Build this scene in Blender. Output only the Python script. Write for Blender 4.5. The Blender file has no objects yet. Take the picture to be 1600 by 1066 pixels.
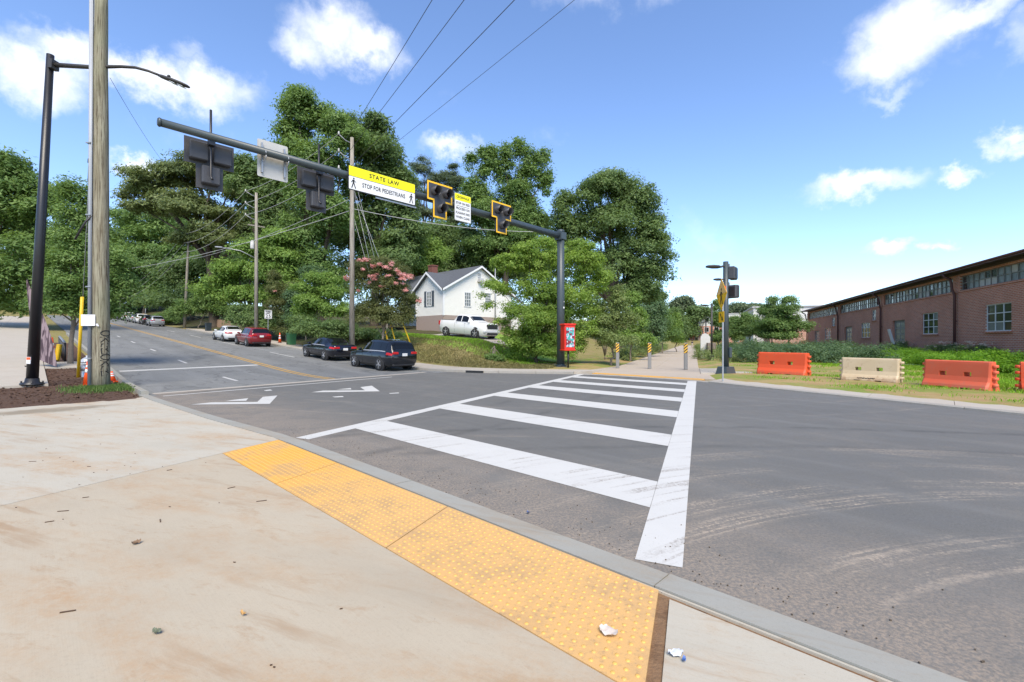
import bpy, math, random
import numpy as np
from mathutils import Vector, Matrix
R = math.radians
sc = bpy.context.scene
COL = sc.collection

# ------------------------------------------------------------------ camera
CZ = 1.62                       # eye height above the crossing
FPX = 711.1                     # 16 mm lens on a 36 mm frame, in pixels of a 1600 px wide picture
cam = bpy.data.cameras.new('camera')
cam.lens = 16.0; cam.sensor_width = 36.0; cam.clip_start = 0.05; cam.clip_end = 6000
camo = bpy.data.objects.new('camera', cam); COL.objects.link(camo)
camo.location = (0, 0, CZ); camo.rotation_euler = (R(90), 0, 0)
sc.camera = camo

# ------------------------------------------------------------------ sky, sun, exposure
SUN_AZ = math.atan2(0.12, -0.90)          # clockwise from +Y: behind the camera, to its right
SUN_EL = R(50)
world = bpy.data.worlds.new('World'); sc.world = world; world.use_nodes = True
wt = world.node_tree; wt.nodes.clear()
def wn(t, **k):
    n = wt.nodes.new(t)
    for a, b in k.items(): setattr(n, a, b)
    return n
sky = wn('ShaderNodeTexSky', sky_type='NISHITA', sun_disc=False)
sky.sun_elevation = SUN_EL; sky.sun_rotation = SUN_AZ
sky.altitude = 300; sky.air_density = 1.0; sky.dust_density = 0.25; sky.ozone_density = 1.6
tc = wn('ShaderNodeTexCoord')
nrm = wn('ShaderNodeVectorMath', operation='NORMALIZE'); wt.links.new(tc.outputs['Generated'], nrm.inputs[0])
# wispy edges: a noise field pushes the direction around before the cloud shapes are measured
nz = wn('ShaderNodeTexNoise'); nz.inputs['Scale'].default_value = 13; nz.inputs['Detail'].default_value = 9; nz.inputs['Roughness'].default_value = 0.62
wt.links.new(nrm.outputs[0], nz.inputs['Vector'])
sub = wn('ShaderNodeVectorMath', operation='SUBTRACT'); wt.links.new(nz.outputs['Color'], sub.inputs[0]); sub.inputs[1].default_value = (0.5, 0.5, 0.5)
scl = wn('ShaderNodeVectorMath', operation='SCALE'); wt.links.new(sub.outputs[0], scl.inputs[0]); scl.inputs['Scale'].default_value = 0.12
add = wn('ShaderNodeVectorMath', operation='ADD'); wt.links.new(nrm.outputs[0], add.inputs[0]); wt.links.new(scl.outputs[0], add.inputs[1])
def wmath(op, a, b=None, clamp=False):
    n = wn('ShaderNodeMath', operation=op); n.use_clamp = clamp
    for i, v in enumerate((a, b)):
        if v is None: continue
        if isinstance(v, (int, float)): n.inputs[i].default_value = v
        else: wt.links.new(v, n.inputs[i])
    return n.outputs[0]
CLOUDS = [(45,118,95,36,.85),(105,92,80,30,.95),(205,108,85,26,.95),(330,138,75,32,.95),(250,128,80,24,.85),(215,262,52,15,.95),(520,52,70,34,.85),(575,78,60,26,.9),(470,72,50,24,.7),
          (700,231,46,14,.75),(1430,46,90,52,.9),(1380,88,70,34,.85),(1510,20,110,26,.8),(1385,142,50,11,.35),(1335,290,78,20,.95),(1492,268,40,12,.85),(1387,384,38,11,.85),(1461,389,22,9,.8),
          (1585,210,44,20,.9),(1600,60,40,40,.35),(960,-60,160,40,.5),(300,85,40,14,.3),(-300,150,200,80,.9),(1900,200,160,60,.8),(2300,0,300,120,.8),(-900,-100,300,150,.8)]
acc = None
for (u, v, ru, rv, w) in CLOUDS:
    d = Vector((u - 800, FPX, 533 - v)); L = d.length; c = d.normalized()
    k = L / (FPX * FPX) * FPX
    s1 = wn('ShaderNodeVectorMath', operation='SUBTRACT'); wt.links.new(add.outputs[0], s1.inputs[0]); s1.inputs[1].default_value = c
    s2 = wn('ShaderNodeVectorMath', operation='MULTIPLY'); wt.links.new(s1.outputs[0], s2.inputs[0])
    ce = FPX / math.hypot(u - 800, FPX); s2.inputs[1].default_value = (L / (ru * ce), L / (ru * ce), L / rv)
    s3 = wn('ShaderNodeVectorMath', operation='LENGTH'); wt.links.new(s2.outputs[0], s3.inputs[0])
    mr = wn('ShaderNodeMapRange', interpolation_type='SMOOTHSTEP')
    mr.inputs['From Min'].default_value = 1.42; mr.inputs['From Max'].default_value = 0.05
    mr.inputs['To Min'].default_value = 0; mr.inputs['To Max'].default_value = w
    wt.links.new(s3.outputs['Value'], mr.inputs['Value'])
    acc = mr.outputs[0] if acc is None else wmath('MAXIMUM', acc, mr.outputs[0])
# small fair-weather clouds over the rest of the sky (behind and above the camera too)
nz2 = wn('ShaderNodeTexNoise'); nz2.inputs['Scale'].default_value = 3.2; nz2.inputs['Detail'].default_value = 8; nz2.inputs['Roughness'].default_value = 0.58
wt.links.new(nrm.outputs[0], nz2.inputs['Vector'])
far = wn('ShaderNodeMapRange', interpolation_type='SMOOTHSTEP'); wt.links.new(nz2.outputs['Fac'], far.inputs['Value'])
far.inputs['From Min'].default_value = 0.60; far.inputs['From Max'].default_value = 0.74; far.inputs['To Max'].default_value = 0.55
cl = wmath('MAXIMUM', acc, wmath('MULTIPLY', far.outputs[0], 0.5))
tint = wn('ShaderNodeMixRGB', blend_type='MULTIPLY'); tint.inputs[0].default_value = 1.0
wt.links.new(sky.outputs[0], tint.inputs[1]); tint.inputs[2].default_value = (0.84, 0.91, 1.05, 1)
mixc = wn('ShaderNodeMixRGB'); wt.links.new(cl, mixc.inputs[0]); wt.links.new(tint.outputs[0], mixc.inputs[1])
mixc.inputs[2].default_value = (4.9, 5.0, 5.2, 1)
bg = wn('ShaderNodeBackground'); bg.inputs['Strength'].default_value = 0.13
wt.links.new(mixc.outputs[0], bg.inputs['Color'])
wo = wn('ShaderNodeOutputWorld'); wt.links.new(bg.outputs[0], wo.inputs['Surface'])

sun = bpy.data.lights.new('sun', 'SUN'); sun.energy = 2.8; sun.angle = R(34); sun.color = (1.0, 0.90, 0.74)
suno = bpy.data.objects.new('sun', sun); COL.objects.link(suno)
sdir = Vector((math.sin(SUN_AZ) * math.cos(SUN_EL), math.cos(SUN_AZ) * math.cos(SUN_EL), math.sin(SUN_EL)))
suno.rotation_euler = sdir.to_track_quat('Z', 'Y').to_euler(); suno.location = sdir * 60
sc.view_settings.view_transform = 'Standard'; sc.view_settings.look = 'None'
sc.view_settings.exposure = 1.08; sc.view_settings.gamma = 1; sc.view_settings.use_curve_mapping = False
sc.render.engine = 'CYCLES'
sc.cycles.max_bounces = 6; sc.cycles.diffuse_bounces = 4; sc.cycles.glossy_bounces = 3; sc.cycles.transmission_bounces = 4; sc.cycles.transparent_max_bounces = 6
sc.cycles.use_denoising = True

# ------------------------------------------------------------------ place: street frame and heights
DX, DY = -0.728, 0.686          # along the street, uphill (s)
NX, NY = 0.686, 0.728           # across the street, away from the camera (t)
EX, EY = 0.372, 0.928           # along the trail (p)
QX, QY = 0.928, -0.372          # across the trail, to the right (q)
def st(s, t): return (DX * s + NX * t, DY * s + NY * t)
def pq(p, q): return (EX * p + QX * q, EY * p + QY * q)
def sm(a, b, x):
    x = np.clip((np.asarray(x, float) - a) / (b - a), 0, 1); return x * x * (3 - 2 * x)
def H(x, y):
    x = np.asarray(x, float); y = np.asarray(y, float)
    s = DX * x + DY * y; t = NX * x + NY * y; q = QX * x + QY * y
    w = 1 - sm(-12, -6, q)
    ss = np.clip(s, 0, 230)
    ramp = np.where(ss < 19, 0, np.where(ss < 25, 0.005 * (ss - 19) ** 2, 0.18 + 0.06 * (ss - 25)))
    bank = 1.35 * sm(16.9, 22.5, t) * sm(14, 22, s) * (1 - sm(-16, -9.5, q)) + 0.55 * sm(25, 31, t) * sm(20, 30, s) * (1 - sm(-20, -12, q))
    return ramp * w + bank
def h1(x, y): return float(H(x, y))
def hst(s, t): return h1(*st(s, t))
def gp(u, v, z=0.0):            # point of a level surface seen at a photo position
    Y = FPX * (CZ - z) / (v - 533.0); return ((u - 800) / FPX * Y, Y)
def at(u, Y): return ((u - 800) / FPX * Y, Y)
def zat(v, Y): return CZ + (533 - v) * Y / FPX

# ------------------------------------------------------------------ mesh collecting
class MB:
    def __init__(s): s.v = []; s.f = []; s.m = []; s.sm = []
    def add(s, vs, fs, m=0, smooth=False):
        o = len(s.v); s.v += [tuple(p) for p in vs]
        for f in fs: s.f.append(tuple(i + o for i in f)); s.m.append(m); s.sm.append(smooth)
        return s
    def box(s, c, d, rz=0, m=0, rx=0, ry=0, taper=1.0):
        hx, hy, hz = d[0] / 2, d[1] / 2, d[2] / 2
        M = Matrix.Rotation(rz, 3, 'Z') @ Matrix.Rotation(ry, 3, 'Y') @ Matrix.Rotation(rx, 3, 'X'); C = Vector(c)
        vs = []
        for z in (-hz, hz):
            k = taper if z > 0 else 1
            for x, y in ((-hx, -hy), (hx, -hy), (hx, hy), (-hx, hy)): vs.append(C + M @ Vector((x * k, y * k, z)))
        return s.add(vs, [(3, 2, 1, 0), (4, 5, 6, 7), (0, 1, 5, 4), (1, 2, 6, 5), (2, 3, 7, 6), (3, 0, 4, 7)], m)
    def bbox(s, c, d, b=0.01, rz=0, m=0, rx=0, ry=0):     # box with chamfered edges
        hx, hy, hz = d[0] / 2, d[1] / 2, d[2] / 2; b = min(b, hx * .9, hy * .9, hz * .9)
        M = Matrix.Rotation(rz, 3, 'Z') @ Matrix.Rotation(ry, 3, 'Y') @ Matrix.Rotation(rx, 3, 'X'); C = Vector(c)
        ring = lambda ix, iy: [(-hx + ix, -hy + b + 0 * iy) if 0 else p for p in [(-hx + b + ix, -hy + iy), (hx - b - ix, -hy + iy), (hx - iy, -hy + b + ix), (hx - iy, hy - b - ix), (hx - b - ix, hy - iy), (-hx + b + ix, hy - iy), (-hx + iy, hy - b - ix), (-hx + iy, -hy + b + ix)]]
        vs = []
        for z, i in ((-hz, b), (-hz + b, 0), (hz - b, 0), (hz, b)):
            for x, y in ring(0, i): vs.append(C + M @ Vector((x, y, z)))
        fs = [tuple(range(7, -1, -1)), tuple(range(24, 32))]
        for k in range(3):
            for i in range(8): j = (i + 1) % 8; fs.append((k * 8 + i, k * 8 + j, k * 8 + 8 + j, k * 8 + 8 + i))
        return s.add(vs, fs, m)
    def tube(s, pts, rad, n=8, m=0, cap=True, smooth=True):
        P = [Vector(p) for p in pts]
        if isinstance(rad, (int, float)): rad = [rad] * len(P)
        vs = []; fs = []; up = Vector((0, 0, 1)); prev = None
        for i, p in enumerate(P):
            a = P[max(i - 1, 0)]; b = P[min(i + 1, len(P) - 1)]; t = (b - a).normalized()
            if prev is None:
                x = t.cross(up)
                if x.length < .05: x = t.cross(Vector((1, 0, 0)))
            else: x = prev - t * prev.dot(t)
            x.normalize(); prev = x; y = t.cross(x)
            for k in range(n):
                an = 2 * math.pi * k / n; vs.append(p + (x * math.cos(an) + y * math.sin(an)) * rad[i])
        for i in range(len(P) - 1):
            for k in range(n): j = (k + 1) % n; fs.append((i * n + k, i * n + j, (i + 1) * n + j, (i + 1) * n + k))
        s.add(vs, fs, m, smooth)
        if cap:
            o = len(s.v) - len(vs)
            s.f.append(tuple(o + k for k in range(n - 1, -1, -1))); s.m.append(m); s.sm.append(False)
            s.f.append(tuple(o + (len(P) - 1) * n + k for k in range(n))); s.m.append(m); s.sm.append(False)
        return s
    def lathe(s, prof, c=(0, 0, 0), n=16, m=0, smooth=True, M=None):
        vs = []; fs = []; C = Vector(c)
        for r, z in prof:
            for k in range(n):
                a = 2 * math.pi * k / n; q = Vector((r * math.cos(a), r * math.sin(a), z))
                vs.append(C + (M @ q if M else q))
        for i in range(len(prof) - 1):
            for k in range(n): j = (k + 1) % n; fs.append((i * n + k, i * n + j, (i + 1) * n + j, (i + 1) * n + k))
        s.add(vs, fs, m, smooth); o = len(s.v) - len(vs)
        s.f.append(tuple(o + k for k in range(n - 1, -1, -1))); s.m.append(m); s.sm.append(False)
        s.f.append(tuple(o + (len(prof) - 1) * n + k for k in range(n))); s.m.append(m); s.sm.append(False)
        return s
    def prism(s, poly, z0, z1, m=0):                       # poly: list of (x, y); z0/z1 numbers or functions
        n = len(poly); A = sum(poly[i][0] * poly[(i + 1) % n][1] - poly[(i + 1) % n][0] * poly[i][1] for i in range(n))
        if A < 0: poly = poly[::-1]
        f0 = z0 if callable(z0) else (lambda x, y: z0); f1 = z1 if callable(z1) else (lambda x, y: z1)
        vs = [(x, y, f0(x, y)) for x, y in poly] + [(x, y, f1(x, y)) for x, y in poly]
        fs = [tuple(range(n - 1, -1, -1)), tuple(range(n, 2 * n))] + [(i, (i + 1) % n, n + (i + 1) % n, n + i) for i in range(n)]
        return s.add(vs, fs, m)
    def plate(s, poly, M, th, m=0):                        # flat outline in a plane (x right, z up) with thickness along y
        n = len(poly); A = sum(poly[i][0] * poly[(i + 1) % n][1] - poly[(i + 1) % n][0] * poly[i][1] for i in range(n))
        if A < 0: poly = poly[::-1]
        vs = [M @ Vector((x, -th / 2, z)) for x, z in poly] + [M @ Vector((x, th / 2, z)) for x, z in poly]
        fs = [tuple(range(n)), tuple(range(2 * n - 1, n - 1, -1))] + [((i + 1) % n, i, n + i, n + (i + 1) % n) for i in range(n)]
        return s.add(vs, fs, m)
    def build(s, name, mats, parent=None, loc=None):
        me = bpy.data.meshes.new(name); me.from_pydata(s.v, [], s.f)
        if not isinstance(mats, (list, tuple)): mats = [mats]
        for mt in mats: me.materials.append(mt)
        me.polygons.foreach_set('material_index', s.m); me.polygons.foreach_set('use_smooth', s.sm); me.update()
        return link(name, me, parent, loc)
def link(name, me, parent=None, loc=None):
    o = bpy.data.objects.new(name, me); COL.objects.link(o)
    if parent is not None: o.parent = parent
    if loc is not None: o.location = loc
    return o
def np_mesh(name, V, F, mat, parent=None, smooth=False, tone=None):
    me = bpy.data.meshes.new(name); nf, k = F.shape
    me.vertices.add(len(V)); me.vertices.foreach_set('co', V.astype(np.float32).ravel())
    me.loops.add(nf * k); me.loops.foreach_set('vertex_index', F.astype(np.int32).ravel())
    me.polygons.add(nf); me.polygons.foreach_set('loop_start', np.arange(0, nf * k, k, dtype=np.int32)); me.polygons.foreach_set('loop_total', np.full(nf, k, dtype=np.int32))
    if smooth: me.polygons.foreach_set('use_smooth', np.ones(nf, dtype=bool))
    me.update(calc_edges=True)
    if tone is not None:
        at_ = me.attributes.new('tone', 'FLOAT', 'FACE'); at_.data.foreach_set('value', tone.astype(np.float32))
    for m in (mat if isinstance(mat, (list, tuple)) else [mat]): me.materials.append(m)
    return link(name, me, parent)
def empty(name, loc=(0, 0, 0), rz=0, label=None, cat=None, group=None):
    o = bpy.data.objects.new(name, None); COL.objects.link(o); o.location = loc; o.rotation_euler = (0, 0, rz)
    o.empty_display_size = .2
    if label: tag(o, label, cat, group)
    return o
def tag(o, label=None, cat=None, group=None, kind=None):
    if label: o['label'] = label
    if cat: o['category'] = cat
    if group: o['group'] = group
    if kind: o['kind'] = kind
    return o
def copy_tree(o, parent=None):
    c = o.copy(); COL.objects.link(c); c.parent = parent
    for ch in list(o.children): copy_tree(ch, c)
    return c
def text_mesh(txt, size, depth=0.002, align='CENTER', spacing=1.0, bold=0.0):
    cu = bpy.data.curves.new('lettering', 'FONT'); cu.body = txt; cu.size = size; cu.extrude = depth; cu.align_x = align; cu.align_y = 'CENTER'
    cu.space_character = spacing; cu.offset = bold; cu.resolution_u = 3
    o = bpy.data.objects.new('lettering', cu); COL.objects.link(o); bpy.context.view_layer.update()
    me = bpy.data.meshes.new_from_object(o.evaluated_get(bpy.context.evaluated_depsgraph_get()))
    bpy.data.objects.remove(o); bpy.data.curves.remove(cu); return me
def text_part(txt, size, mat, parent, M, spacing=1.0, bold=0.0, name='lettering', sx=1.0):
    me = text_mesh(txt, size, spacing=spacing, bold=bold)
    T = M @ Matrix.Rotation(R(90), 4, 'X') @ Matrix.Diagonal((sx, 1, 1, 1)); me.transform(T)
    me.materials.clear(); me.materials.append(mat)
    return link(name, me, parent)

# ------------------------------------------------------------------ materials
class NT:
    def __init__(s, name):
        s.mat = bpy.data.materials.new(name); s.mat.use_nodes = True; s.t = s.mat.node_tree; s.n = s.t.nodes; s.l = s.t.links
        s.b = s.n['Principled BSDF']; s._pos = None
    def pos(s):
        if s._pos is None: s._pos = s.n.new('ShaderNodeNewGeometry').outputs['Position']
        return s._pos
    def obj(s): return s.n.new('ShaderNodeTexCoord').outputs['Object']
    def put(s, sock, v):
        if isinstance(v, (int, float)): sock.default_value = v
        elif isinstance(v, (tuple, list)): sock.default_value = tuple(v) + ((1,) if len(v) == 3 and len(sock.default_value) == 4 else ())
        else: s.l.new(v, sock)
    def noise(s, scale, detail=4, rough=.55, vec=None, out='Fac', dist=0):
        n = s.n.new('ShaderNodeTexNoise'); n.inputs['Scale'].default_value = scale; n.inputs['Detail'].default_value = detail
        n.inputs['Roughness'].default_value = rough; n.inputs['Distortion'].default_value = dist
        s.l.new(vec if vec is not None else s.pos(), n.inputs['Vector']); return n.outputs[out]
    def vor(s, scale, vec=None, feature='F1', out='Distance'):
        n = s.n.new('ShaderNodeTexVoronoi'); n.feature = feature; n.inputs['Scale'].default_value = scale
        s.l.new(vec if vec is not None else s.pos(), n.inputs['Vector']); return n.outputs[out]
    def rng(s, v, a, b, c=0.0, d=1.0, smooth=True):
        n = s.n.new('ShaderNodeMapRange'); n.interpolation_type = 'SMOOTHSTEP' if smooth else 'LINEAR'
        s.put(n.inputs['Value'], v)
        for k, x in zip(('From Min', 'From Max', 'To Min', 'To Max'), (a, b, c, d)): n.inputs[k].default_value = x
        return n.outputs[0]
    def math(s, op, a, b=None, clamp=False):
        n = s.n.new('ShaderNodeMath'); n.operation = op; n.use_clamp = clamp; s.put(n.inputs[0], a)
        if b is not None: s.put(n.inputs[1], b)
        return n.outputs[0]
    def mix(s, f, a, b, mode='MIX'):
        n = s.n.new('ShaderNodeMixRGB'); n.blend_type = mode; s.put(n.inputs[0], f)
        s.put(n.inputs[1], a); s.put(n.inputs[2], b); return n.outputs[0]
    def vmul(s, v, k):
        n = s.n.new('ShaderNodeVectorMath'); n.operation = 'MULTIPLY'; s.l.new(v, n.inputs[0]); n.inputs[1].default_value = k; return n.outputs[0]
    def dot(s, v, k):
        n = s.n.new('ShaderNodeVectorMath'); n.operation = 'DOT_PRODUCT'; s.l.new(v, n.inputs[0]); n.inputs[1].default_value = k; return n.outputs['Value']
    def dist(s, v, k):
        n = s.n.new('ShaderNodeVectorMath'); n.operation = 'DISTANCE'; s.l.new(v, n.inputs[0]); n.inputs[1].default_value = k; return n.outputs['Value']
    def comb(s, x, y, z=0.0):
        n = s.n.new('ShaderNodeCombineXYZ')
        for i, v in enumerate((x, y, z)): s.put(n.inputs[i], v)
        return n.outputs[0]
    def bump(s, hgt, strength=.3, dist=.01):
        n = s.n.new('ShaderNodeBump'); n.inputs['Strength'].default_value = strength; n.inputs['Distance'].default_value = dist
        s.l.new(hgt, n.inputs['Height']); s.l.new(n.outputs[0], s.b.inputs['Normal'])
    def attr(s, name, out='Fac'):
        n = s.n.new('ShaderNodeAttribute'); n.attribute_name = name; return n.outputs[out]
    def done(s, col=None, rough=.6, metal=0.0, spec=.5):
        if col is not None: s.put(s.b.inputs['Base Color'], col)
        s.put(s.b.inputs['Roughness'], rough); s.b.inputs['Metallic'].default_value = metal; s.b.inputs['Specular IOR Level'].default_value = spec
        return s.mat
def k3(c, f): return tuple(min(1, x * f) for x in c)
def pm(name, col, rough=.6, var=.15, scale=6, metal=0.0, bump=0.0, bscale=40, spec=.5, objc=True, dirt=None):
    t = NT(name); v = t.obj() if objc else t.pos()
    c = t.mix(t.noise(scale, 5, .6, v), k3(col, 1 - var), k3(col, 1 + var))
    if dirt: c = t.mix(t.rng(t.noise(scale * .6, 6, .65, v), .52, .72), c, dirt)
    if bump: t.bump(t.noise(bscale, 4, .6, v), bump, .01)
    return t.done(c, rough, metal, spec)
def leaf_mat(name, dark, light, trans=.25, rough=.55, extra=None):
    t = NT(name); tn = t.attr('tone')
    c = t.mix(tn, dark, light)
    if extra: c = t.mix(t.rng(tn, .93, .97), c, extra)
    t.put(t.b.inputs['Base Color'], c); t.b.inputs['Roughness'].default_value = rough; t.b.inputs['Specular IOR Level'].default_value = .35
    tr = t.n.new('ShaderNodeBsdfTranslucent'); t.l.new(t.mix(.5, c, (light[0] * 1.2, light[1] * 1.25, light[2] * .7, 1)), tr.inputs['Color'])
    mx = t.n.new('ShaderNodeMixShader'); mx.inputs[0].default_value = trans
    t.l.new(t.b.outputs[0], mx.inputs[1]); t.l.new(tr.outputs[0], mx.inputs[2])
    t.l.new(mx.outputs[0], t.n['Material Output'].inputs['Surface']); return t.mat

def street_xy(t):                # (s, t) street coordinates inside a material
    p = t.pos(); return t.dot(p, (DX, DY, 0)), t.dot(p, (NX, NY, 0))
def asphalt(name, base, dusty):
    t = NT(name); p = t.pos(); S, T = street_xy(t)
    c = t.mix(t.noise(.35, 5, .6), k3(base, .86), k3(base, 1.16))
    along = t.noise(1.0, 5, .6, t.comb(t.math('MULTIPLY', S, .16), t.math('MULTIPLY', T, 1.5)))
    c = t.mix(t.rng(along, .48, .75, 0, .5), c, k3(base, 1.5))
    c = t.mix(t.rng(t.vor(160), .0, .5, .35, 0), c, k3(base, 2.2))
    c = t.mix(t.rng(t.noise(260, 2, .5), .55, .75, 0, .5), c, k3(base, .45))
    c = t.mix(t.rng(t.noise(55, 5, .75), .50, .66, 0, .42), c, k3(base, 1.7)); c = t.mix(t.rng(t.noise(42, 5, .75), .54, .68, 0, .45), c, k3(base, .5))
    if dusty:
        tan = (.30, .24, .18)
        n1 = t.noise(1.6, 8, .72); n2 = t.noise(38, 8, .8)
        near = t.rng(T, 3.0, 5.6, 1, 0)
        d = t.math('MULTIPLY', near, t.rng(n1, .28, .58, .25, 1)); d = t.math('MULTIPLY', d, t.rng(n2, .42, .60, .15, 1))
        c = t.mix(t.math('MULTIPLY', d, .85), c, tan)
        c = t.mix(t.math('MULTIPLY', t.math('MULTIPLY', t.rng(t.noise(.6, 8, .75), .48, .70), t.rng(t.noise(30, 8, .8), .45, .62)), .4), c, tan)
        wob = t.math('MULTIPLY', t.math('SUBTRACT', t.noise(.5, 2), .5), .22)
        for (cx, cy, rr, hw, w) in ((4.95, -2.2, 7.36, .14, 1.0), (4.95, -2.2, 6.95, .13, 1.0), (4.95, -2.2, 6.02, .13, .95), (4.95, -2.2, 5.68, .10, .85), (4.95, -2.2, 8.9, .2, .5), (4.95, -2.2, 8.1, .12, .5),
                                    (2.0, 30.0, 19.0, .1, .35), (2.0, 30.0, 20.6, .1, .3), (-1, -9, 15.2, .12, .35), (-1, -9, 16.8, .1, .3)):
            r = t.math('ADD', t.dist(p, (cx, cy, 0)), wob)
            band = t.rng(t.math('ABSOLUTE', t.math('SUBTRACT', r, rr)), hw * .4, hw * 1.6, 1, 0)
            ang = t.math('ADD', t.math('MULTIPLY', t.noise(1, 5, .7, t.comb(t.math('MULTIPLY', r, 22), t.noise(1.2, 1))), .45), t.math('MULTIPLY', t.noise(26, 6, .8), .55))
            brk = t.rng(t.noise(.6, 5, .65), .36, .62)
            f = t.math('MULTIPLY', t.math('MULTIPLY', band, t.rng(ang, .46, .60)), t.math('MULTIPLY', brk, w * .8))
            c = t.mix(f, c, (.44, .36, .27))
        # dark rubber arcs
        for (cx, cy, rr, hw, w) in ((3.0, -14.0, 22.6, .12, .5), (3.0, -14.0, 21.0, .1, .35), (-30, 30, 36.5, .12, .4), (-30, 30, 34.8, .12, .3)):
            r = t.math('ADD', t.dist(p, (cx, cy, 0)), wob)
            band = t.rng(t.math('ABSOLUTE', t.math('SUBTRACT', r, rr)), 0, hw * 1.7, 1, 0)
            c = t.mix(t.math('MULTIPLY', band, t.math('MULTIPLY', t.rng(t.noise(1.3, 5, .6), .35, .6), w)), c, k3(base, .5))
    else:
        # old street: sealed cracks, tyre-dark wheel paths
        cr = t.rng(t.vor(.22, t.comb(t.math('ADD', S, t.math('MULTIPLY', t.noise(.9, 4), 5)), t.math('MULTIPLY', t.math('ADD', T, t.math('MULTIPLY', t.noise(.7, 4), 3)), 2.2)), 'DISTANCE_TO_EDGE'), 0, .035, 1, 0)
        c = t.mix(t.math('MULTIPLY', cr, .55), c, k3(base, .4))
        wp = t.noise(1, 3, .5, t.comb(t.math('MULTIPLY', S, .02), t.math('MULTIPLY', T, .75)))
        c = t.mix(t.rng(wp, .45, .65, 0, .4), c, k3(base, .7))
    t.bump(t.noise(140, 3, .7), .35, .006)
    return t.done(c, t.rng(t.noise(3, 4), .3, .7, .78, .93), 0, .4)
def concrete(name, base, warm, stain=.5, streak=True):
    t = NT(name); p = t.pos(); S, T = street_xy(t)
    P_ = t.dot(p, (EX, EY, 0)); Q_ = t.dot(p, (QX, QY, 0))
    c = t.mix(t.noise(.8, 6, .62), k3(base, .86), k3(base, 1.10))
    # broom finish and run-off streaks lie along one way
    fine = t.noise(1, 3, .6, t.comb(t.math('MULTIPLY', S, 3.0), t.math('MULTIPLY', T, 160)))
    c = t.mix(t.rng(fine, .35, .7, 0, .16), c, k3(base, .72))
    if streak:
        sv = t.comb(t.math('ADD', t.math('MULTIPLY', P_, .95), t.math('MULTIPLY', t.noise(1.5, 3), .25)), t.math('MULTIPLY', Q_, .30))
        n1 = t.noise(1.7, 8, .66, sv)
        c = t.mix(t.math('MULTIPLY', t.math('MULTIPLY', t.rng(n1, .44, .72), t.rng(t.noise(18, 8, .8), .36, .62, .35, 1)), stain), c, warm)
        n5 = t.noise(1, 7, .7, t.comb(t.math('ADD', t.math('MULTIPLY', P_, 5.5), t.math('MULTIPLY', t.noise(1.1, 4), .5)), t.math('MULTIPLY', Q_, .45)))
        c = t.mix(t.math('MULTIPLY', t.math('MULTIPLY', t.rng(n5, .50, .66), t.rng(t.noise(.45, 5, .6), .40, .62)), stain * .75), c, k3(warm, .78))
        w_ = t.math('ADD', t.math('POWER', t.math('MULTIPLY', t.math('SUBTRACT', S, 14.9), 1.6), 2), t.math('POWER', t.math('MULTIPLY', t.math('SUBTRACT', T, .2), .55), 2))
        c = t.mix(t.rng(t.math('ADD', w_, t.math('MULTIPLY', t.noise(2.2, 6, .7), 1.6)), .9, 1.6, .7, 0), c, (.16, .125, .075))
        n2 = t.noise(6.5, 10, .78, sv)
        c = t.mix(t.math('MULTIPLY', t.rng(n2, .53, .68), stain * .6), c, k3(warm, .85))
        n4 = t.noise(.55, 5, .6, sv)
        c = t.mix(t.math('MULTIPLY', t.rng(n4, .55, .75), .4), c, k3(base, .74))
    c = t.mix(t.rng(t.noise(220, 2, .6), .58, .74, 0, .45), c, k3(base, .55)); c = t.mix(t.rng(t.noise(45, 6, .8), .52, .68, 0, .30), c, k3(base, .68))
    c = t.mix(t.rng(t.vor(9), .0, .045, .75, 0), c, (.05, .04, .03))
    t.bump(t.noise(190, 3, .7), .18, .004)
    return t.done(c, .85, 0, .35)
def paint(name, col, wear=.5, under=(.07, .07, .07)):
    t = NT(name); S, T = street_xy(t); p = t.pos()
    c = t.mix(t.noise(2, 6, .65), k3(col, .9), k3(col, 1.04))
    r = t.dist(p, (4.95, -2.2, 0))
    tyre = t.noise(1, 5, .6, t.comb(t.math('MULTIPLY', r, 9), t.noise(1.4, 2)))
    c = t.mix(t.math('MULTIPLY', t.rng(tyre, .53, .62), t.math('MULTIPLY', t.rng(t.noise(.8, 4), .40, .58), t.math('MULTIPLY', t.rng(t.noise(30, 6, .8), .40, .58), t.rng(T, 3.5, 9, 1, .25)))), c, (.22, .185, .15))
    c = t.mix(t.math('MULTIPLY', t.rng(t.noise(60, 6, .75), .60, .70), wear), c, under)
    return t.done(c, .65, 0, .4)
def ground_mat(name, a, b, c3, scale=.5, bump=.5):
    t = NT(name)
    c = t.mix(t.rng(t.noise(scale, 7, .68), .38, .62), a, b)
    c = t.mix(t.rng(t.noise(scale * 3.1, 7, .7), .50, .68), c, c3)
    c = t.mix(t.rng(t.noise(22, 5, .7), .45, .75, 0, .5), c, k3(a, .5))
    t.bump(t.noise(30, 5, .75), bump, .05); return t.done(c, .95, 0, .2)
M = {}
M['asphalt_new'] = asphalt('asphalt_new', (.112, .110, .102), True)
M['asphalt_old'] = asphalt('asphalt_old', (.165, .166, .158), False)
M['conc_tan'] = concrete('concrete_tan', (.41, .352, .262), (.375, .245, .135), .95)
M['conc_light'] = concrete('concrete_light', (.43, .395, .32), (.39, .26, .145), .85)
M['conc_walk'] = concrete('concrete_walk', (.41, .37, .31), (.36, .27, .19), .3)
M['conc_trail'] = concrete('concrete_trail', (.42, .355, .28), (.37, .27, .18), .25)
M['kerb'] = concrete('kerb_concrete', (.30, .295, .26), (.30, .235, .16), .7)
M['kerb_far'] = concrete('kerb_far_concrete', (.32, .30, .265), (.2, .15, .1), .4)
M['white_paint'] = paint('white_road_paint', (.52, .51, .475), .6)
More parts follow.
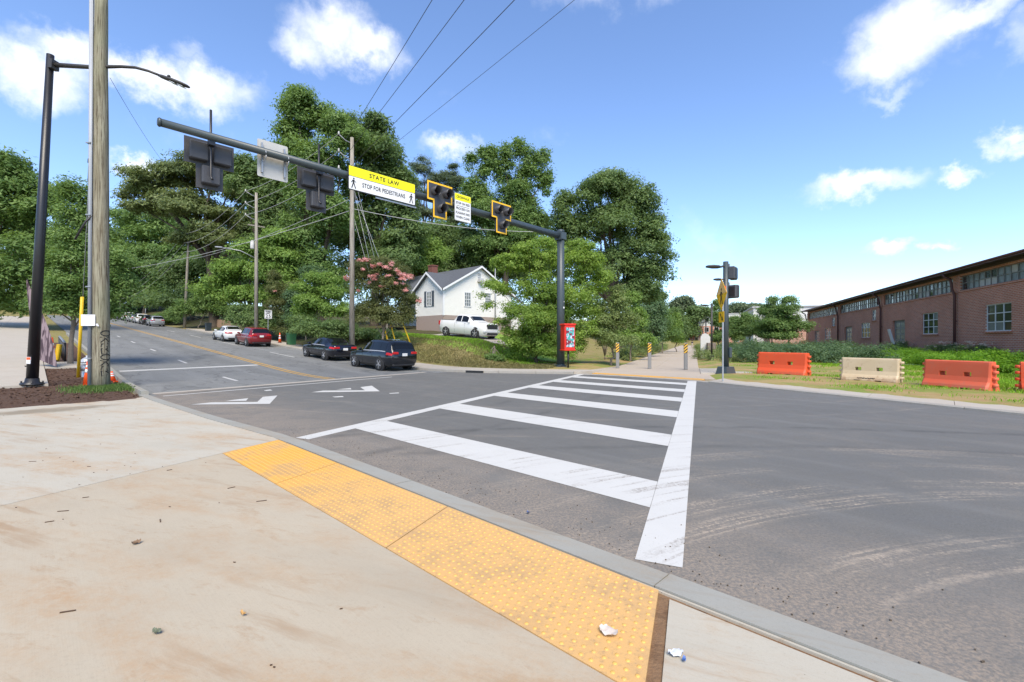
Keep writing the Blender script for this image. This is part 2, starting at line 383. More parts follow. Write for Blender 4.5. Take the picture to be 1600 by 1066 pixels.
M['yellow_paint'] = paint('yellow_road_paint', (.52, .30, .06), .4, (.13, .13, .13))
M['grass'] = ground_mat('rough_grass', (.20, .19, .06), (.24, .20, .085), (.27, .19, .10), .45)
M['lawn'] = ground_mat('lawn_grass', (.17, .30, .035), (.21, .32, .05), (.24, .26, .08), .6)
M['verge'] = ground_mat('dry_verge', (.36, .25, .12), (.17, .23, .04), (.33, .20, .095), .38)
M['earth'] = ground_mat('bare_earth', (.19, .11, .06), (.24, .15, .085), (.12, .07, .04), 1.5)
M['litterfloor'] = ground_mat('leaf_litter_floor', (.075, .06, .03), (.06, .075, .025), (.10, .07, .045), .8)
M['mulch'] = ground_mat('bark_mulch', (.085, .048, .034), (.13, .078, .052), (.17, .11, .075), 9, 1.0)
# ------------------------------------------------------------------ the setting: ground, road, kerbs, pavements
def lerp_tab(tab, s):
    xs = [a for a, b in tab]; ys = [b for a, b in tab]; return float(np.interp(s, xs, ys))
NEAR = [(-60, 3.02), (8, 3.02), (11, 2.75), (15, 2.52), (17, 2.45), (24, 2.55), (230, 2.6)]            # near kerb, road side
FARK = [(-60, 6.5), (-14, 11.0), (-8, 12.6), (-1.3, 14.85), (.9, 15.75), (5.2, 17.55), (7.2, 18.45), (9, 18.75), (12, 18.6), (13.6, 17.9), (15.2, 16.8), (17, 15.7), (19, 15.05), (21, 14.75), (24, 14.7), (230, 14.7)]
tn = lambda s: lerp_tab(NEAR, s)
tf = lambda s: lerp_tab(FARK, s)
def sheet(name, srange, f0, f1, nt, mat, dz, parent=None, kind='structure', label=None):
    V = []; F = []
    for s in srange:
        a, b = f0(s), f1(s)
        for j in range(nt + 1):
            t = a + (b - a) * j / nt; x, y = st(s, t); V.append((x, y, h1(x, y) + dz))
    n = nt + 1
    for i in range(len(srange) - 1):
        for j in range(nt): F.append((i * n + j, i * n + j + 1, (i + 1) * n + j + 1, (i + 1) * n + j))
    b = MB(); b.add(V, [f[::-1] for f in F]); o = b.build(name, mat, parent)
    if parent is None: tag(o, kind=kind)
    return o
def spoly(parent, name, pts, mat, dz=.004, world_pts=False):     # flat painted outline on the road
    P = pts if world_pts else [st(s, t) for s, t in pts]
    A = sum(P[i][0] * P[(i + 1) % len(P)][1] - P[(i + 1) % len(P)][0] * P[i][1] for i in range(len(P)))
    if A < 0: P = P[::-1]
    b = MB(); b.add([(x, y, h1(x, y) + dz) for x, y in P], [tuple(range(len(P)))]); return b.build(name, mat, parent)

# terrain: one sheet to the horizon
xs = np.unique(np.concatenate([np.linspace(-1500, -120, 24), np.linspace(-120, -46, 30), np.arange(-46, 34, .55), np.linspace(34, 90, 40), np.linspace(90, 1500, 26)]))
ys = np.unique(np.concatenate([np.linspace(-400, -10, 14), np.arange(-10, 62, .55), np.linspace(62, 180, 70), np.linspace(180, 2500, 26)]))
X, Y = np.meshgrid(xs, ys)
Z = H(X, Y); S_ = DX * X + DY * Y; T_ = NX * X + NY * Y; Q_ = QX * X + QY * Y
TF = np.interp(S_, [a for a, b in FARK], [b for a, b in FARK])
rngt = np.random.default_rng(5)
lump = .035 * np.sin(X * 1.7 + 1.3 * np.sin(Y * .9)) * np.sin(Y * 1.3 + np.sin(X * .7))
out = sm(.5, 1.5, T_ - TF); trail_ = sm(-6.2, -5.0, Q_) * (1 - sm(.4, 1.4, Q_))
Z = Z - .07 + .15 * out * (1 - trail_) + lump * out * (1 - trail_) * (sm(1.7, 2.6, T_ - TF))
Z += 6.0 * sm(95, 190, Y) * (1 - sm(-40, -10, Q_)) * .5
nx, ny = len(xs), len(ys)
V = np.stack([X, Y, Z], -1).reshape(-1, 3)
ii = (np.arange(ny - 1)[:, None] * nx + np.arange(nx - 1)[None, :]).ravel()
F = np.stack([ii, ii + 1, ii + nx + 1, ii + nx], -1)
ter = np_mesh('ground', V, F, [M['grass']], smooth=True); tag(ter, kind='structure')
me = ter.data
for k in ('verge', 'lawn', 'litterfloor'): me.materials.append(M[k])
cx = X[:-1, :-1] + .3; cy = Y[:-1, :-1] + .3
s_ = DX * cx + DY * cy; t_ = NX * cx + NY * cy; q_ = QX * cx + QY * cy
mi = np.zeros(cx.shape, np.int32)
mi[(q_ > -8.5) & (q_ < 13.5) & (t_ < 60)] = 1
mi[(q_ < -8.0) & (t_ > 20.6) & (t_ < 30) & (s_ < 36)] = 2
mi[(t_ > 15) & (s_ > 34) & (q_ < -22) & (t_ < 60)] = 3
me.polygons.foreach_set('material_index', mi.ravel())

# carriageways
sb = lambda t: 16.45 + .16 * t              # skewed joint between the new raised table and the old street
def strip_road(name, mat, s0, s1, ds, dz):
    V = []; F = []; nt = 14; rows = 0
    ss = np.arange(0, 1.0001, ds)
    for k in ss:
        for j in range(nt + 1):
            f = j / nt
            s = s0(f) * (1 - k) + s1(f) * k; t = tn(s) * (1 - f) + tf(s) * f; x, y = st(s, t); V.append((x, y, h1(x, y) + dz))
    n = nt + 1
    for i in range(len(ss) - 1):
        for j in range(nt): F.append((i * n + j, (i + 1) * n + j, (i + 1) * n + j + 1, i * n + j + 1))
    b = MB(); b.add(V, F); o = b.build(name, mat); tag(o, kind='structure'); return o
jn = lambda f: sb(2.5 + 12 * f)
strip_road('road', M['asphalt_new'], lambda f: -60, jn, 1 / 60, 0.0)
old = strip_road('street', M['asphalt_old'], jn, lambda f: 160, 1 / 100, 0.0)

# road markings (paint lying 4 mm over the asphalt)
mk = empty('road_markings'); mk['kind'] = 'structure'
LA, LB = gp(455, 686), gp(907, 584.3)           # crosswalk, upstream side line
RA, RB = gp(990, 882), gp(1074, 597)            # crosswalk, downstream side line
def line_quad(a, b, w, side):
    d = Vector((b[0] - a[0], b[1] - a[1])).normalized(); n = Vector((-d.y, d.x)) * w * side
    return [a, b, (b[0] + n.x, b[1] + n.y), (a[0] + n.x, a[1] + n.y)]
def along(a, b, t):       # point on line a-b at street coordinate t
    ta = NX * a[0] + NY * a[1]; tb = NX * b[0] + NY * b[1]; k = (t - ta) / (tb - ta); return (a[0] + (b[0] - a[0]) * k, a[1] + (b[1] - a[1]) * k)
WL, WR = .30, .33
spoly(mk, 'side_line', line_quad(along(LA, LB, 3.06), along(LA, LB, 18.6), WL, -1), M['white_paint'], .004, True)
spoly(mk, 'side_line', line_quad(along(RA, RB, 3.08), along(RA, RB, 18.3), WR, -1), M['white_paint'], .004, True)
ddl = Vector((LB[0] - LA[0], LB[1] - LA[1])).normalized(); nl = Vector((ddl.y, -ddl.x)) * (WL + .004)
for tc_, w in ((4.55, .82), (7.18, .86), (9.85, .86), (12.35, .84), (14.65, .8), (16.95, .76)):
    q = []
    for tt in (tc_ - w / 2, tc_ + w / 2):
        a = along((LA[0] + nl.x, LA[1] + nl.y), (LB[0] + nl.x, LB[1] + nl.y), tt); b = along(RA, RB, tt); q.append((a, (b[0] - .004, b[1])))
    spoly(mk, 'crosswalk_bar', [q[0][0], q[0][1], q[1][1], q[1][0]], M['white_paint'], .004, True)
def px_poly(name, px, mat=None): spoly(mk, name, [gp(u, v) for u, v in px], mat or M['white_paint'], .005, True)
px_poly('ramp_arrow', [(298, 632.6), (330, 629.2), (402, 628.4), (410.5, 620.6), (433.5, 618.3), (421.5, 631.4), (340, 632.2)])
px_poly('ramp_arrow_core', [(352, 627.2), (366, 625), (388, 622.6), (384.5, 626.6)])
px_poly('ramp_arrow', [(486, 613.4), (505, 610.7), (570, 610.2), (563, 605.3), (581, 603.0), (593.5, 611.8), (520, 613.0)])
px_poly('ramp_arrow_core', [(524, 609), (548, 606.6), (549, 608.9)])
px_poly('lane_dash', [(519, 620.3), (535, 619.2), (537.5, 620.8), (523, 621.4)])
px_poly('lane_dash', [(607, 614.8), (622.5, 613.6), (624, 614.9), (610, 615.6)])
px_poly('lane_dash', [(412, 610.3), (422, 608.9), (426, 610.4), (416, 611.3)])
# thin white line, darker asphalt band and pale concrete header at the joint of table and street
def joint_band(name, off0, off1, mat, t0, t1, dz):
    V = []; n = 16
    for i in range(n + 1):
        t = t0 + (t1 - t0) * i / n
        for off in (off0, off1):
            x, y = st(sb(t) + off, t); V.append((x, y, h1(x, y) + dz))
    b = MB(); b.add(V, [(2 * i, 2 * i + 1, 2 * i + 3, 2 * i + 2)[::-1] for i in range(n)]); return b.build(name, mat, mk)
joint_band('table_edge_line', -.34, -.20, M['white_paint'], 2.7, 11.2, .0045)
joint_band('dark_band', .05, .5, M['asphalt_new'], 2.6, 14.2, .004)
joint_band('concrete_header', .5, .86, M['conc_walk'], 2.6, 14.0, .0065)
def slope_line(name, t0, w, s0, s1, mat, dz=.006):
    n = max(2, int((s1 - s0) / 1.2)); V = []
    for i in range(n + 1):
        s = s0 + (s1 - s0) * i / n
        for t in (t0 - w / 2, t0 + w / 2): x, y = st(s, t); V.append((x, y, h1(x, y) + dz))
    b = MB(); b.add(V, [(2 * i, 2 * i + 1, 2 * i + 3, 2 * i + 2)[::-1] for i in range(n)]); return b.build(name, mat, mk)
slope_line('centre_line', 8.72, .11, 18.9, 158, M['yellow_paint'])
slope_line('centre_line', 8.98, .11, 18.9, 158, M['yellow_paint'])
for k in range(9): slope_line('lane_dash', 5.75, .12, 20.6 + 8.6 * k, 22.6 + 8.6 * k, M['white_paint'])
for k in range(5): slope_line('parking_tick', 12.0, .10, 31 + 12 * k, 35.5 + 12 * k, M['white_paint'])
def cross_line(s0, s1, w):
    n = 10; V = []
    for i in range(n + 1):
        f = i / n; t = 2.75 + (8.55 - 2.75) * f; s = s0 + (s1 - s0) * f
        for ds in (0, w): x, y = st(s + ds, t); V.append((x, y, h1(x, y) + .006))
    b = MB(); b.add(V, [(2 * i, 2 * i + 1, 2 * i + 3, 2 * i + 2)[::-1] for i in range(n)]); b.build('stop_line', M['white_paint'], mk)
cross_line(26.3, 26.9, .45)

# near kerb: cast lengths with open joints
kn = empty('near_kerb'); kn['kind'] = 'structure'
def kerb_run(parent, f, s0, s1, step, width, top, mat, side, name='kerb_stone', gap=.012):
    s = s0; k = 0; rk = random.Random(int(s0 * 10) + 3)
    while s < s1 - .05:
        e = min(s + step, s1); nseg = 4; b = MB(); V = []
        dz = rk.uniform(-.004, .004)
        for i in range(nseg + 1):
            a = s + gap / 2 + (e - s - gap) * i / nseg; t = f(a)
            a2 = a + .01; tx = f(a2) - t; nn = Vector((-tx, .01)).normalized()     # outward normal in (s, t)
            for (o, z) in ((0, -.12), (0, top - .02 + dz), (.02, top + dz), (width, top + .008 + dz), (width, -.12)):
                ss, tt = a + nn.x * o * side, t + nn.y * o * side; x, y = st(ss, tt); V.append((x, y, h1(x, y) + z))
        F = []
        for i in range(nseg):
            for j in range(4): q = (i * 5 + j, i * 5 + j + 1, (i + 1) * 5 + j + 1, (i + 1) * 5 + j); F.append(q if side < 0 else q[::-1])
        F += [tuple(range(5)), tuple(nseg * 5 + j for j in (4, 3, 2, 1, 0))]
        b.add(V, F); b.build(name, mat, parent); s = e
kerb_run(kn, tn, -10.85, 17.2, 3.05, .245, .028, M['kerb'], -1)
kerb_run(kn, tn, 17.2, 60, 3.0, .18, .13, M['kerb'], -1)
kf = empty('far_kerb'); kf['kind'] = 'structure'
kerb_run(kf, tf, -16, 6.6, 2.6, .16, .055, M['kerb_far'], 1)
kerb_run(kf, tf, 6.6, 13.0, 2.1, .16, .02, M['kerb_far'], 1)
kerb_run(kf, tf, 13.0, 21, 1.6, .16, .13, M['kerb_far'], 1)
kerb_run(kf, tf, 21, 75, 3.0, .16, .13, M['kerb_far'], 1)

# near plaza: big slabs, the trail slab tan and the plaza slab pale
pl = empty('plaza_paving'); pl['kind'] = 'structure'
def slab(parent, pts, top, mat, th=.14, name='slab', world_pts=False, follow=False):
    P = pts if world_pts else [st(s, t) for s, t in pts]
    b = MB(); b.prism(P, (lambda x, y: h1(x, y) + top - th) if follow else top - th, (lambda x, y: h1(x, y) + top) if follow else top); return b.build(name, mat, parent)
sk = .393                                        # the trail crosses the street at a skew
J = lambda s, t: (s + sk * (t - 1.9), t)         # line parallel to the trail through (s, 1.9)
TE = 1.88                                        # back of the tactile strip
BK = 2.762                                       # back of the kerb
g = .005
slab(pl, [J(7.42 - g, TE - g), J(.96, TE - g), J(.96, -8), J(7.42 - g, -8)], .030, M['conc_tan'])
def backk(s): return tn(s) - .258
slab(pl, [J(7.42 + g, TE), (7.75 + g * 3, BK - .006), (8, backk(8)), (9.4, backk(9.4)), (11, backk(11)), (11.9, backk(11.9)), (11.2, -8), J(7.42 + g, -8)], .031, M['conc_light'])
slab(pl, [(11.915, backk(11.9)), (13.5, backk(13.5)), (15.2, backk(15.2)), (16.45, backk(16.4)), (16.25, 1.9), (16.1, 0), (15.9, -3), (15.8, -8), (11.215, -8)], .031, M['conc_light'])
slab(pl, [J(.90, BK - .05), (-9, BK - .05), (-9, -8), J(.87, -8)], .026, M['conc_light'])
b = MB(); b.prism([st(-9, BK - .012), st(1.5, BK - .012), st(1.5, BK + .004), st(-9, BK + .004)], -.05, .029); b.build('joint_strip', M['conc_light'], pl)
dirt = MB()
rd = random.Random(4)
for i in range(40):          # soil packed in the open joints beside the last tactile panel and behind the kerb
    t = -1 + 3.72 * i / 39; s = 1.22 + sk * (t - 1.9) * 1.0
pts = []
tag(sheet('joint_soil', [-9, 1.7], lambda s: BK - .10, lambda s: BK + .03, 1, M['earth'], .012), kind='structure')
b = MB(); P_ = [st(*J(1.02, -8)), st(*J(1.02, BK)), st(*J(.80, BK)), st(*J(.80, -8))]
b.prism(P_, -.1, .014); tag(b.build('joint_soil', M['earth']), kind='structure')
# tactile strip: three cast panels with truncated domes
t_ = NT('tactile_yellow'); S, T = street_xy(t_)
base = t_.mix(t_.noise(1.5, 5, .6), (.60, .30, .045), (.70, .37, .07))
fade = t_.rng(S, 6.6, 3.6, 0, .8)
base = t_.mix(fade, base, (.55, .345, .15))
base = t_.mix(t_.rng(t_.noise(1.5, 8, .74), .45, .63, 0, .7), base, (.40, .26, .13))
base = t_.mix(t_.rng(t_.noise(24, 7, .8), .52, .66, 0, .6), base, (.30, .20, .11))
base = t_.mix(t_.rng(t_.vor(11), 0, .05, .8, 0), base, (.06, .045, .03))
t_.bump(t_.noise(120, 3, .7), .3, .004)
M['tactile'] = t_.done(base, .75, 0, .35)
M['dome'] = pm('tactile_dome', (.62, .36, .09), .65, .2, 8, objc=False, dirt=(.47, .30, .12))
tp = empty('tactile_paving', (0, 0, 0), 0, 'yellow tactile paving strip with raised domes along the near kerb ramp', 'tactile paving')
for k, (s0, s1) in enumerate(((.975, 3.10), (3.112, 5.38), (5.392, 7.41))):
    pan = MB(); pan.prism([st(*J(s0, TE)), st(*J(s1, TE)), st(*J(s1, BK - .012)), st(*J(s0, BK - .012))], -.08, .034)
    o = pan.build('panel', M['tactile'], tp)
    if k == 2: o['label'] = 'brightest yellow panel beside the pale plaza slab'
    V = []; F = []; pitch = .061; n = 8
    a0 = np.arange(s0 + .04, s1 - .03, pitch); b0 = np.arange(TE + .035, BK - .04, pitch)
    for s in a0:
        for t in b0:
            x, y = st(*J(s, t)); o_ = len(V)
            for r, z in ((.0125, .0335), (.0105, .0375), (.006, .0392)):
                for q in range(n): V.append((x + r * math.cos(q * math.pi / 4), y + r * math.sin(q * math.pi / 4), z))
            for i in range(2):
                for q in range(n): F.append((o_ + i * n + q, o_ + i * n + (q + 1) % n, o_ + (i + 1) * n + (q + 1) % n, o_ + (i + 1) * n + q))
            F.append((o_ + 16, o_ + 17, o_ + 18, o_ + 19)); F.append((o_ + 19, o_ + 20, o_ + 21, o_ + 22)); F.append((o_ + 22, o_ + 23, o_ + 16, o_ + 19))
    d = MB(); d.add(V, F, 0, True); dd = d.build('raised_domes', M['dome'], o); dd['kind'] = 'stuff'
# far tactile strip at the trail mouth
far_t = MB(); far_t.prism([st(7.0, 18.75), st(12.4, 18.86), st(12.6, 19.5), st(7.2, 19.4)], -.05, .035)
tag(far_t.build('tactile_strip', M['tactile']), 'thin yellow tactile strip across the mouth of the trail', 'tactile strip')
# mulch bed and street-side pavement on the near side
mul = MB(); V = []; F = []; rm = random.Random(8)
gs = np.arange(15.9, 46, .28); gt = np.arange(-8, 2.4, .26)
for s in gs:
    for t in gt:
        x, y = st(s, t); V.append((x, y, h1(x, y) + .045 + rm.uniform(-.02, .025) - (.05 if s < 16.1 else 0) - (.1 if (t > tn(s) - .22) else 0)))
n = len(gt)
for i in range(len(gs) - 1):
    for j in range(n - 1): F.append((i * n + j, (i + 1) * n + j, (i + 1) * n + j + 1, i * n + j + 1))
mul.add(V, F, 0, True); tag(mul.build('mulch_bed', M['mulch']), kind='structure')
ch = MB(); rm = random.Random(12)
for i in range(2600):          # bark chips
    s = rm.uniform(16.5, 30); t = rm.uniform(-7, 2.2); x, y = st(s, t); L = rm.uniform(.03, .10)
    ch.box((x, y, h1(x, y) + .065), (L, L * .4, .015), rm.uniform(0, 6.3), 0, rm.uniform(-.5, .5), rm.uniform(-.5, .5))
tag(ch.build('bark_chips', M['mulch']), 'loose dark bark chips over the planting bed', 'bark chips', kind='stuff')
sw = empty('street_pavement'); sw['kind'] = 'structure'
s = 22.0
while s < 120:
    e = s + (1.6 if s < 40 else 8); mid = (s + e) / 2
    b = MB(); b.prism([st(s + g, .45 + (.0)), st(e - g, .45), st(e - g, -1.85), st(s + g, -1.85)], lambda x, y: h1(x, y) - .1, lambda x, y: h1(x, y) + .115); b.build('slab', M['conc_walk'], sw)
    b = MB(); b.prism([st(s + g, -1.865), st(e - g, -1.865), st(e - g, -8.6), st(s + g, -8.6)], lambda x, y: h1(x, y) - .1, lambda x, y: h1(x, y) + .113); b.build('slab', M['conc_walk'], sw); s = e
for s in (28.0, 29.3):
    b = MB(); b.prism([st(s + g, .47), st(s + 1.3 - g, .47), st(s + 1.3 - g, 2.3), st(s + g, 2.3)], lambda x, y: h1(x, y) - .1, lambda x, y: h1(x, y) + .11); b.build('slab', M['conc_walk'], sw)
# far pavements
fw = empty('far_pavement'); fw['kind'] = 'structure'
def walk_run(s0, s1, step, w0, w1, top):
    s = s0
    while s < s1 - .02:
        e = min(s + step, s1); nn = 3; A = []; B = []
        for i in range(nn + 1):
            a = s + g + (e - s - 2 * g) * i / nn; w = w0 + (w1 - w0) * (a - s0) / (s1 - s0)
            A.append(st(a, tf(a) + .165)); B.append(st(a, tf(a) + .165 + w))
        V = []; 
        b = MB(); fl = lambda p, z: (p[0], p[1], h1(*st(DX * p[0] + DY * p[1], min(16.8, NX * p[0] + NY * p[1]))) + z)
        for p in A + B: V.append(fl(p, top))
        for p in A + B: V.append(fl(p, top - .16))
        m = nn + 1; F = []
        for i in range(nn): F.append((i, i + 1, m + i + 1, m + i)[::-1])
        F += [(2 * m + i, 2 * m + i + 1, i + 1, i) for i in range(nn)] + [(m + i, m + i + 1, 3 * m + i + 1, 3 * m + i) for i in range(nn)]
        F += [(0, m, 3 * m, 2 * m), (m - 1, 3 * m - 1, 4 * m - 1, 2 * m - 1)]
        b.add(V, F); b.build('slab', M['conc_walk'], fw); s = e
walk_run(-16, 6.6, 1.75, 1.55, 1.75, .052)
walk_run(12.75, 24, 1.6, 1.9, 2.0, .125)
walk_run(24, 75, 3.2, 1.6, 1.6, .125)
# the trail beyond the crossing
tr = empty('trail'); tr['kind'] = 'structure'
p0 = 0
cut = lambda q: (19.45 - (NX * QX + NY * QY) * q) / (NX * EX + NY * EY)      # p at which a trail-parallel line leaves the tactile strip
QL, QR = -4.45, .22
b = MB(); b.prism([pq(cut(-5.7), -5.7), pq(cut(QR + .6), QR + .6), pq(29.3, QR), pq(29.3, QL)], -.1, .034); b.build('slab', M['conc_trail'], tr)
p = 29.3
while p < 170:
    e = p + (3.1 if p < 70 else 25)
    for (qa, qb) in ((QL, (QL + QR) / 2 - g), ((QL + QR) / 2 + g, QR)) if p < 60 else ((QL, QR),):
        b = MB(); b.prism([pq(p + g, qa), pq(p + g, qb), pq(e - g, qb), pq(e - g, qa)], -.1, .034); b.build('slab', M['conc_trail'], tr)
    p = e
b = MB(); b.prism([gp(1093, 576, .06), gp(1163, 576, .06), gp(1176, 583, .06), gp(1095, 583.6, .06)], -.1, .07); tag(b.build('equipment_pad', M['conc_walk']), kind='structure')
b = MB(); b.prism([pq(38, 9), pq(39.5, 9), pq(36, 16.6), pq(34.5, 16.6)], -.1, .12); tag(b.build('path', M['conc_walk']), kind='structure')
# driveway up the bank to the pickup
dv = MB(); V = []; n = 12
for i in range(n + 1):
    for j in range(5):
        s = 25.2 + 9 * i / n; t = 24.6 + 2.6 * j / 4; x, y = st(s, t); V.append((x, y, h1(x, y) + .115))
F = [(i * 5 + j, (i + 1) * 5 + j, (i + 1) * 5 + j + 1, i * 5 + j + 1) for i in range(n) for j in range(4)]
dv.add(V, F); tag(dv.build('driveway', M['conc_walk']), kind='structure')
# ------------------------------------------------------------------ object materials
M['mast'] = pm('mast_paint', (.045, .060, .066), .42, .15, 5, spec=.5)
M['black_metal'] = pm('black_metal', (.014, .014, .016), .38, .2, 5)
M['dark_bronze'] = pm('bronze_metal', (.035, .032, .030), .5, .2, 5)
M['dark_plastic'] = pm('signal_plastic', (.050, .050, .055), .5, .2, 8)
M['sig_yellow'] = pm('reflective_yellow', (.90, .50, .01), .45, .05, 8)
M['sign_yellow'] = pm('sign_yellow', (.82, .76, .0), .5, .03, 6)
M['warn_yellow'] = pm('warning_yellow', (.85, .47, .005), .5, .04, 6)
M['warn_orange'] = pm('faded_orange', (.85, .50, .16), .5, .05, 6)
M['sign_white'] = pm('sign_white', (.72, .72, .72), .5, .03, 6)
M['sign_back'] = pm('sign_aluminium', (.46, .45, .42), .5, .10, 3, dirt=(.36, .34, .31))
M['ink'] = pm('sign_black', (.012, .012, .012), .5, .05)
M['galv'] = pm('galvanised_steel', (.36, .37, .38), .45, .12, 9, metal=.6)
M['conduit'] = pm('grey_conduit', (.30, .32, .35), .5, .08, 4)
M['yellow_plastic'] = pm('yellow_plastic', (.75, .47, .01), .5, .08, 6)
M['cone'] = pm('cone_orange', (.82, .095, .012), .5, .10, 6)
M['reflect'] = pm('reflective_white', (.75, .75, .75), .5, .06, 12)
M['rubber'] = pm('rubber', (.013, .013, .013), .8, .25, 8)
M['glass_car'] = pm('tinted_glass', (.006, .007, .008), .05, .1, 3, spec=.35)
M['rim'] = pm('alloy_rim', (.45, .45, .46), .35, .1, 8, metal=.2)
M['tail'] = pm('tail_lamp_red', (.42, .012, .012), .25, .1, 6)
M['lamp_clear'] = pm('lamp_clear', (.55, .57, .60), .15, .1, 6)
M['plastic_dk'] = pm('dark_trim', (.022, .022, .024), .6, .15, 6)
M['plate'] = pm('plate_white', (.62, .62, .60), .5, .08, 20)
M['skin'] = pm('skin', (.45, .27, .19), .6, .08)
def wood_mat(name, a, b, crack):
    t = NT(name); o = t.obj(); v = t.vmul(o, (9, 9, .55))
    c = t.mix(t.rng(t.noise(1.3, 7, .65, v), .35, .65), a, b)
    c = t.mix(t.rng(t.noise(4.5, 5, .7, t.vmul(o, (9, 9, .25))), .49, .60), c, crack)
    c = t.mix(t.rng(t.vor(7, t.vmul(o, (1, 1, .35))), 0, .05, .8, 0), c, (.03, .024, .018))
    c = t.mix(t.rng(t.noise(.9, 4), .45, .7, 0, .35), c, (.20, .21, .13))
    t.bump(t.noise(5, 6, .7, v), .6, .015); return t.done(c, .9, 0, .2)
M['pole_wood'] = wood_mat('treated_pole', (.20, .175, .12), (.29, .27, .20), (.085, .068, .045))
M['pole_grey'] = wood_mat('weathered_pole', (.25, .225, .19), (.33, .30, .255), (.13, .11, .09))

RZ = math.atan2(NY, NX)                 # x of a sign runs across the street, its face looks back down the street
# ------------------------------------------------------------------ signal mast with its long arm
PX, PY = 2.9, 27.1; AZ = 7.86
mast = empty('signal_mast', (PX, PY, .1), RZ, 'tall dark steel signal mast with one long horizontal arm over the road', 'signal mast')
b = MB(); b.tube([(0, 0, .0), (0, 0, 4), (0, 0, 8.02)], [.24, .225, .205], 20); b.build('pole', M['mast'], mast)
b = MB(); b.lathe([(.23, 8.02), (.235, 8.05), (.2, 8.12), (.06, 8.17)], n=20); b.build('cap', M['mast'], mast)
b = MB(); b.box((0, 0, .03), (.62, .62, .05), RZ)
for i in range(4):
    a = math.pi / 4 + i * math.pi / 2; b.tube([(.34 * math.cos(a), .34 * math.sin(a), .02), (.34 * math.cos(a), .34 * math.sin(a), .16)], .028, 6)
b.lathe([(.30, .055), (.27, .12)], n=20); b.build('base_plate', M['mast'], mast)
b = MB(); b.tube([(-.1, 0, AZ - .1), (-6, 0, AZ - .06), (-12, 0, AZ - .02), (-19.1, 0, AZ)], [.185, .165, .145, .115], 18); arm = b.build('arm', M['mast'], mast)
b = MB(); b.lathe([(.135, 0), (.14, .03), (.10, .07)], c=(-19.1, 0, AZ), n=8, M=Matrix.Rotation(R(-90), 3, 'Y')); b.build('end_cap', M['mast'], arm)
b = MB(); b.box((-.23, 0, AZ - .1), (.10, .46, .5)); b.box((-.02, 0, AZ - .1), (.5, .50, .42)); b.build('arm_flange', M['mast'], mast)
b = MB(); b.box((.0, -.232, 1.95), (.30, .012, .30), 0); stp = b.build('push_button_sign', M['sign_white'], mast)
b = MB()
for (x, z, w, h) in ((-.07, 2.03, .09, .07), (.06, 2.02, .06, .1), (-.05, 1.89, .07, .09), (.07, 1.88, .09, .06), (0, 1.95, .08, .05)): b.box((x, -.240, z), (w, .004, h))
b.build('printed_marks', M['ink'], stp)
for (cx, cy_, cz, w_, h_) in ((.06, -.236, 1.42, .1, .12), (-.1, -.225, 1.2, .08, .05), (0, -.236, 3.5, .11, .1), (.02, -.236, 3.85, .05, .05)):
    b = MB(); b.box((cx, cy_, cz), (w_, .006, h_)); b.build('sticker', M['sign_white'], mast)
def arm_pt(k): return (PX - NX * k, PY - NY * k)

OUT = [(-.68, .62), (.68, .62), (.68, -.18), (.37, -.18), (.37, -.90), (-.37, -.90), (-.37, -.18), (-.68, -.18)]
INN = [(-.61, .55), (.61, .55), (.61, -.11), (.30, -.11), (.30, -.83), (-.30, -.83), (-.30, -.11), (-.61, -.11)]
I4 = Matrix.Identity(4)
def beacon(k, facing, label):
    x, y = arm_pt(k); o = empty('crossing_beacon', (x, y, AZ + (.02 if facing else -.50)), RZ + (0 if facing else math.pi), label, 'traffic signal', 'three-lamp crossing beacons on the mast arm')
    F_ = Matrix.Translation((0, -.52, 0))
    b = MB(); b.plate(OUT, F_, .02); bp = b.build('backplate', M['dark_plastic'], o)
    b = MB(); vs = [(p[0], -.534, p[1]) for p in OUT] + [(p[0], -.534, p[1]) for p in INN] + [(p[0], -.531, p[1]) for p in OUT] + [(p[0], -.531, p[1]) for p in INN]
    b.add(vs, [(i, (i + 1) % 8, 8 + (i + 1) % 8, 8 + i)[::-1] for i in range(8)] + [(i, (i + 1) % 8, 16 + (i + 1) % 8, 16 + i) for i in range(8)]); b.build('reflective_border', M['sig_yellow'], bp)
    for (cx, cz) in ((-.32, .2), (.32, .2), (0, -.5)):
        b = MB(); b.bbox((cx, -.40, cz), (.50, .22, .56), .03); hs = b.build('lamp_housing', M['dark_plastic'], o)
        b = MB(); b.lathe([(.165, 0), (.15, .02), (.0, .045)], c=(cx, -.535, cz), n=18, M=Matrix.Rotation(R(90), 3, 'X')); b.build('lens', pm_lens, hs)
        vis = MB(); nn = 20; V = []; F = []
        for (d, r) in ((0, .185), (.36, .195), (.36, .18), (0, .172)):
            for q in range(nn + 1):
                a = R(-62) + R(304) * q / nn; rr = r
                V.append((cx + rr * math.cos(a), -.533 - d * (1 if math.sin(a) > -.2 else .72), cz + rr * math.sin(a)))
        for lay in range(3):
            for q in range(nn): F.append((lay * (nn + 1) + q, lay * (nn + 1) + q + 1, (lay + 1) * (nn + 1) + q + 1, (lay + 1) * (nn + 1) + q))
        vis.add(V, F, 0, True); vis.build('visor', M['dark_plastic'], hs)
    b = MB(); b.tube([(.05, 0 - .0, -.72), (.05, -.16, -.6), (.05, -.17, .3), (.05, -.17, 1.5 if not facing else .62)], .035, 8); b.box((.05, -.1, .08 if facing else .5), (.16, .24, .3)); b.build('bracket', M['black_metal'], o)
    return o
t_ = NT('unlit_lens'); pm_lens = t_.done(t_.mix(t_.noise(60, 2, .5, t_.obj()), (.03, .012, .01), (.07, .03, .02)), .2)
beacon(17.75, False, 'crossing beacon seen from behind, nearest the free tip of the arm')
beacon(14.35, False, 'crossing beacon seen from behind, between the blank sign back and the STATE LAW sign')
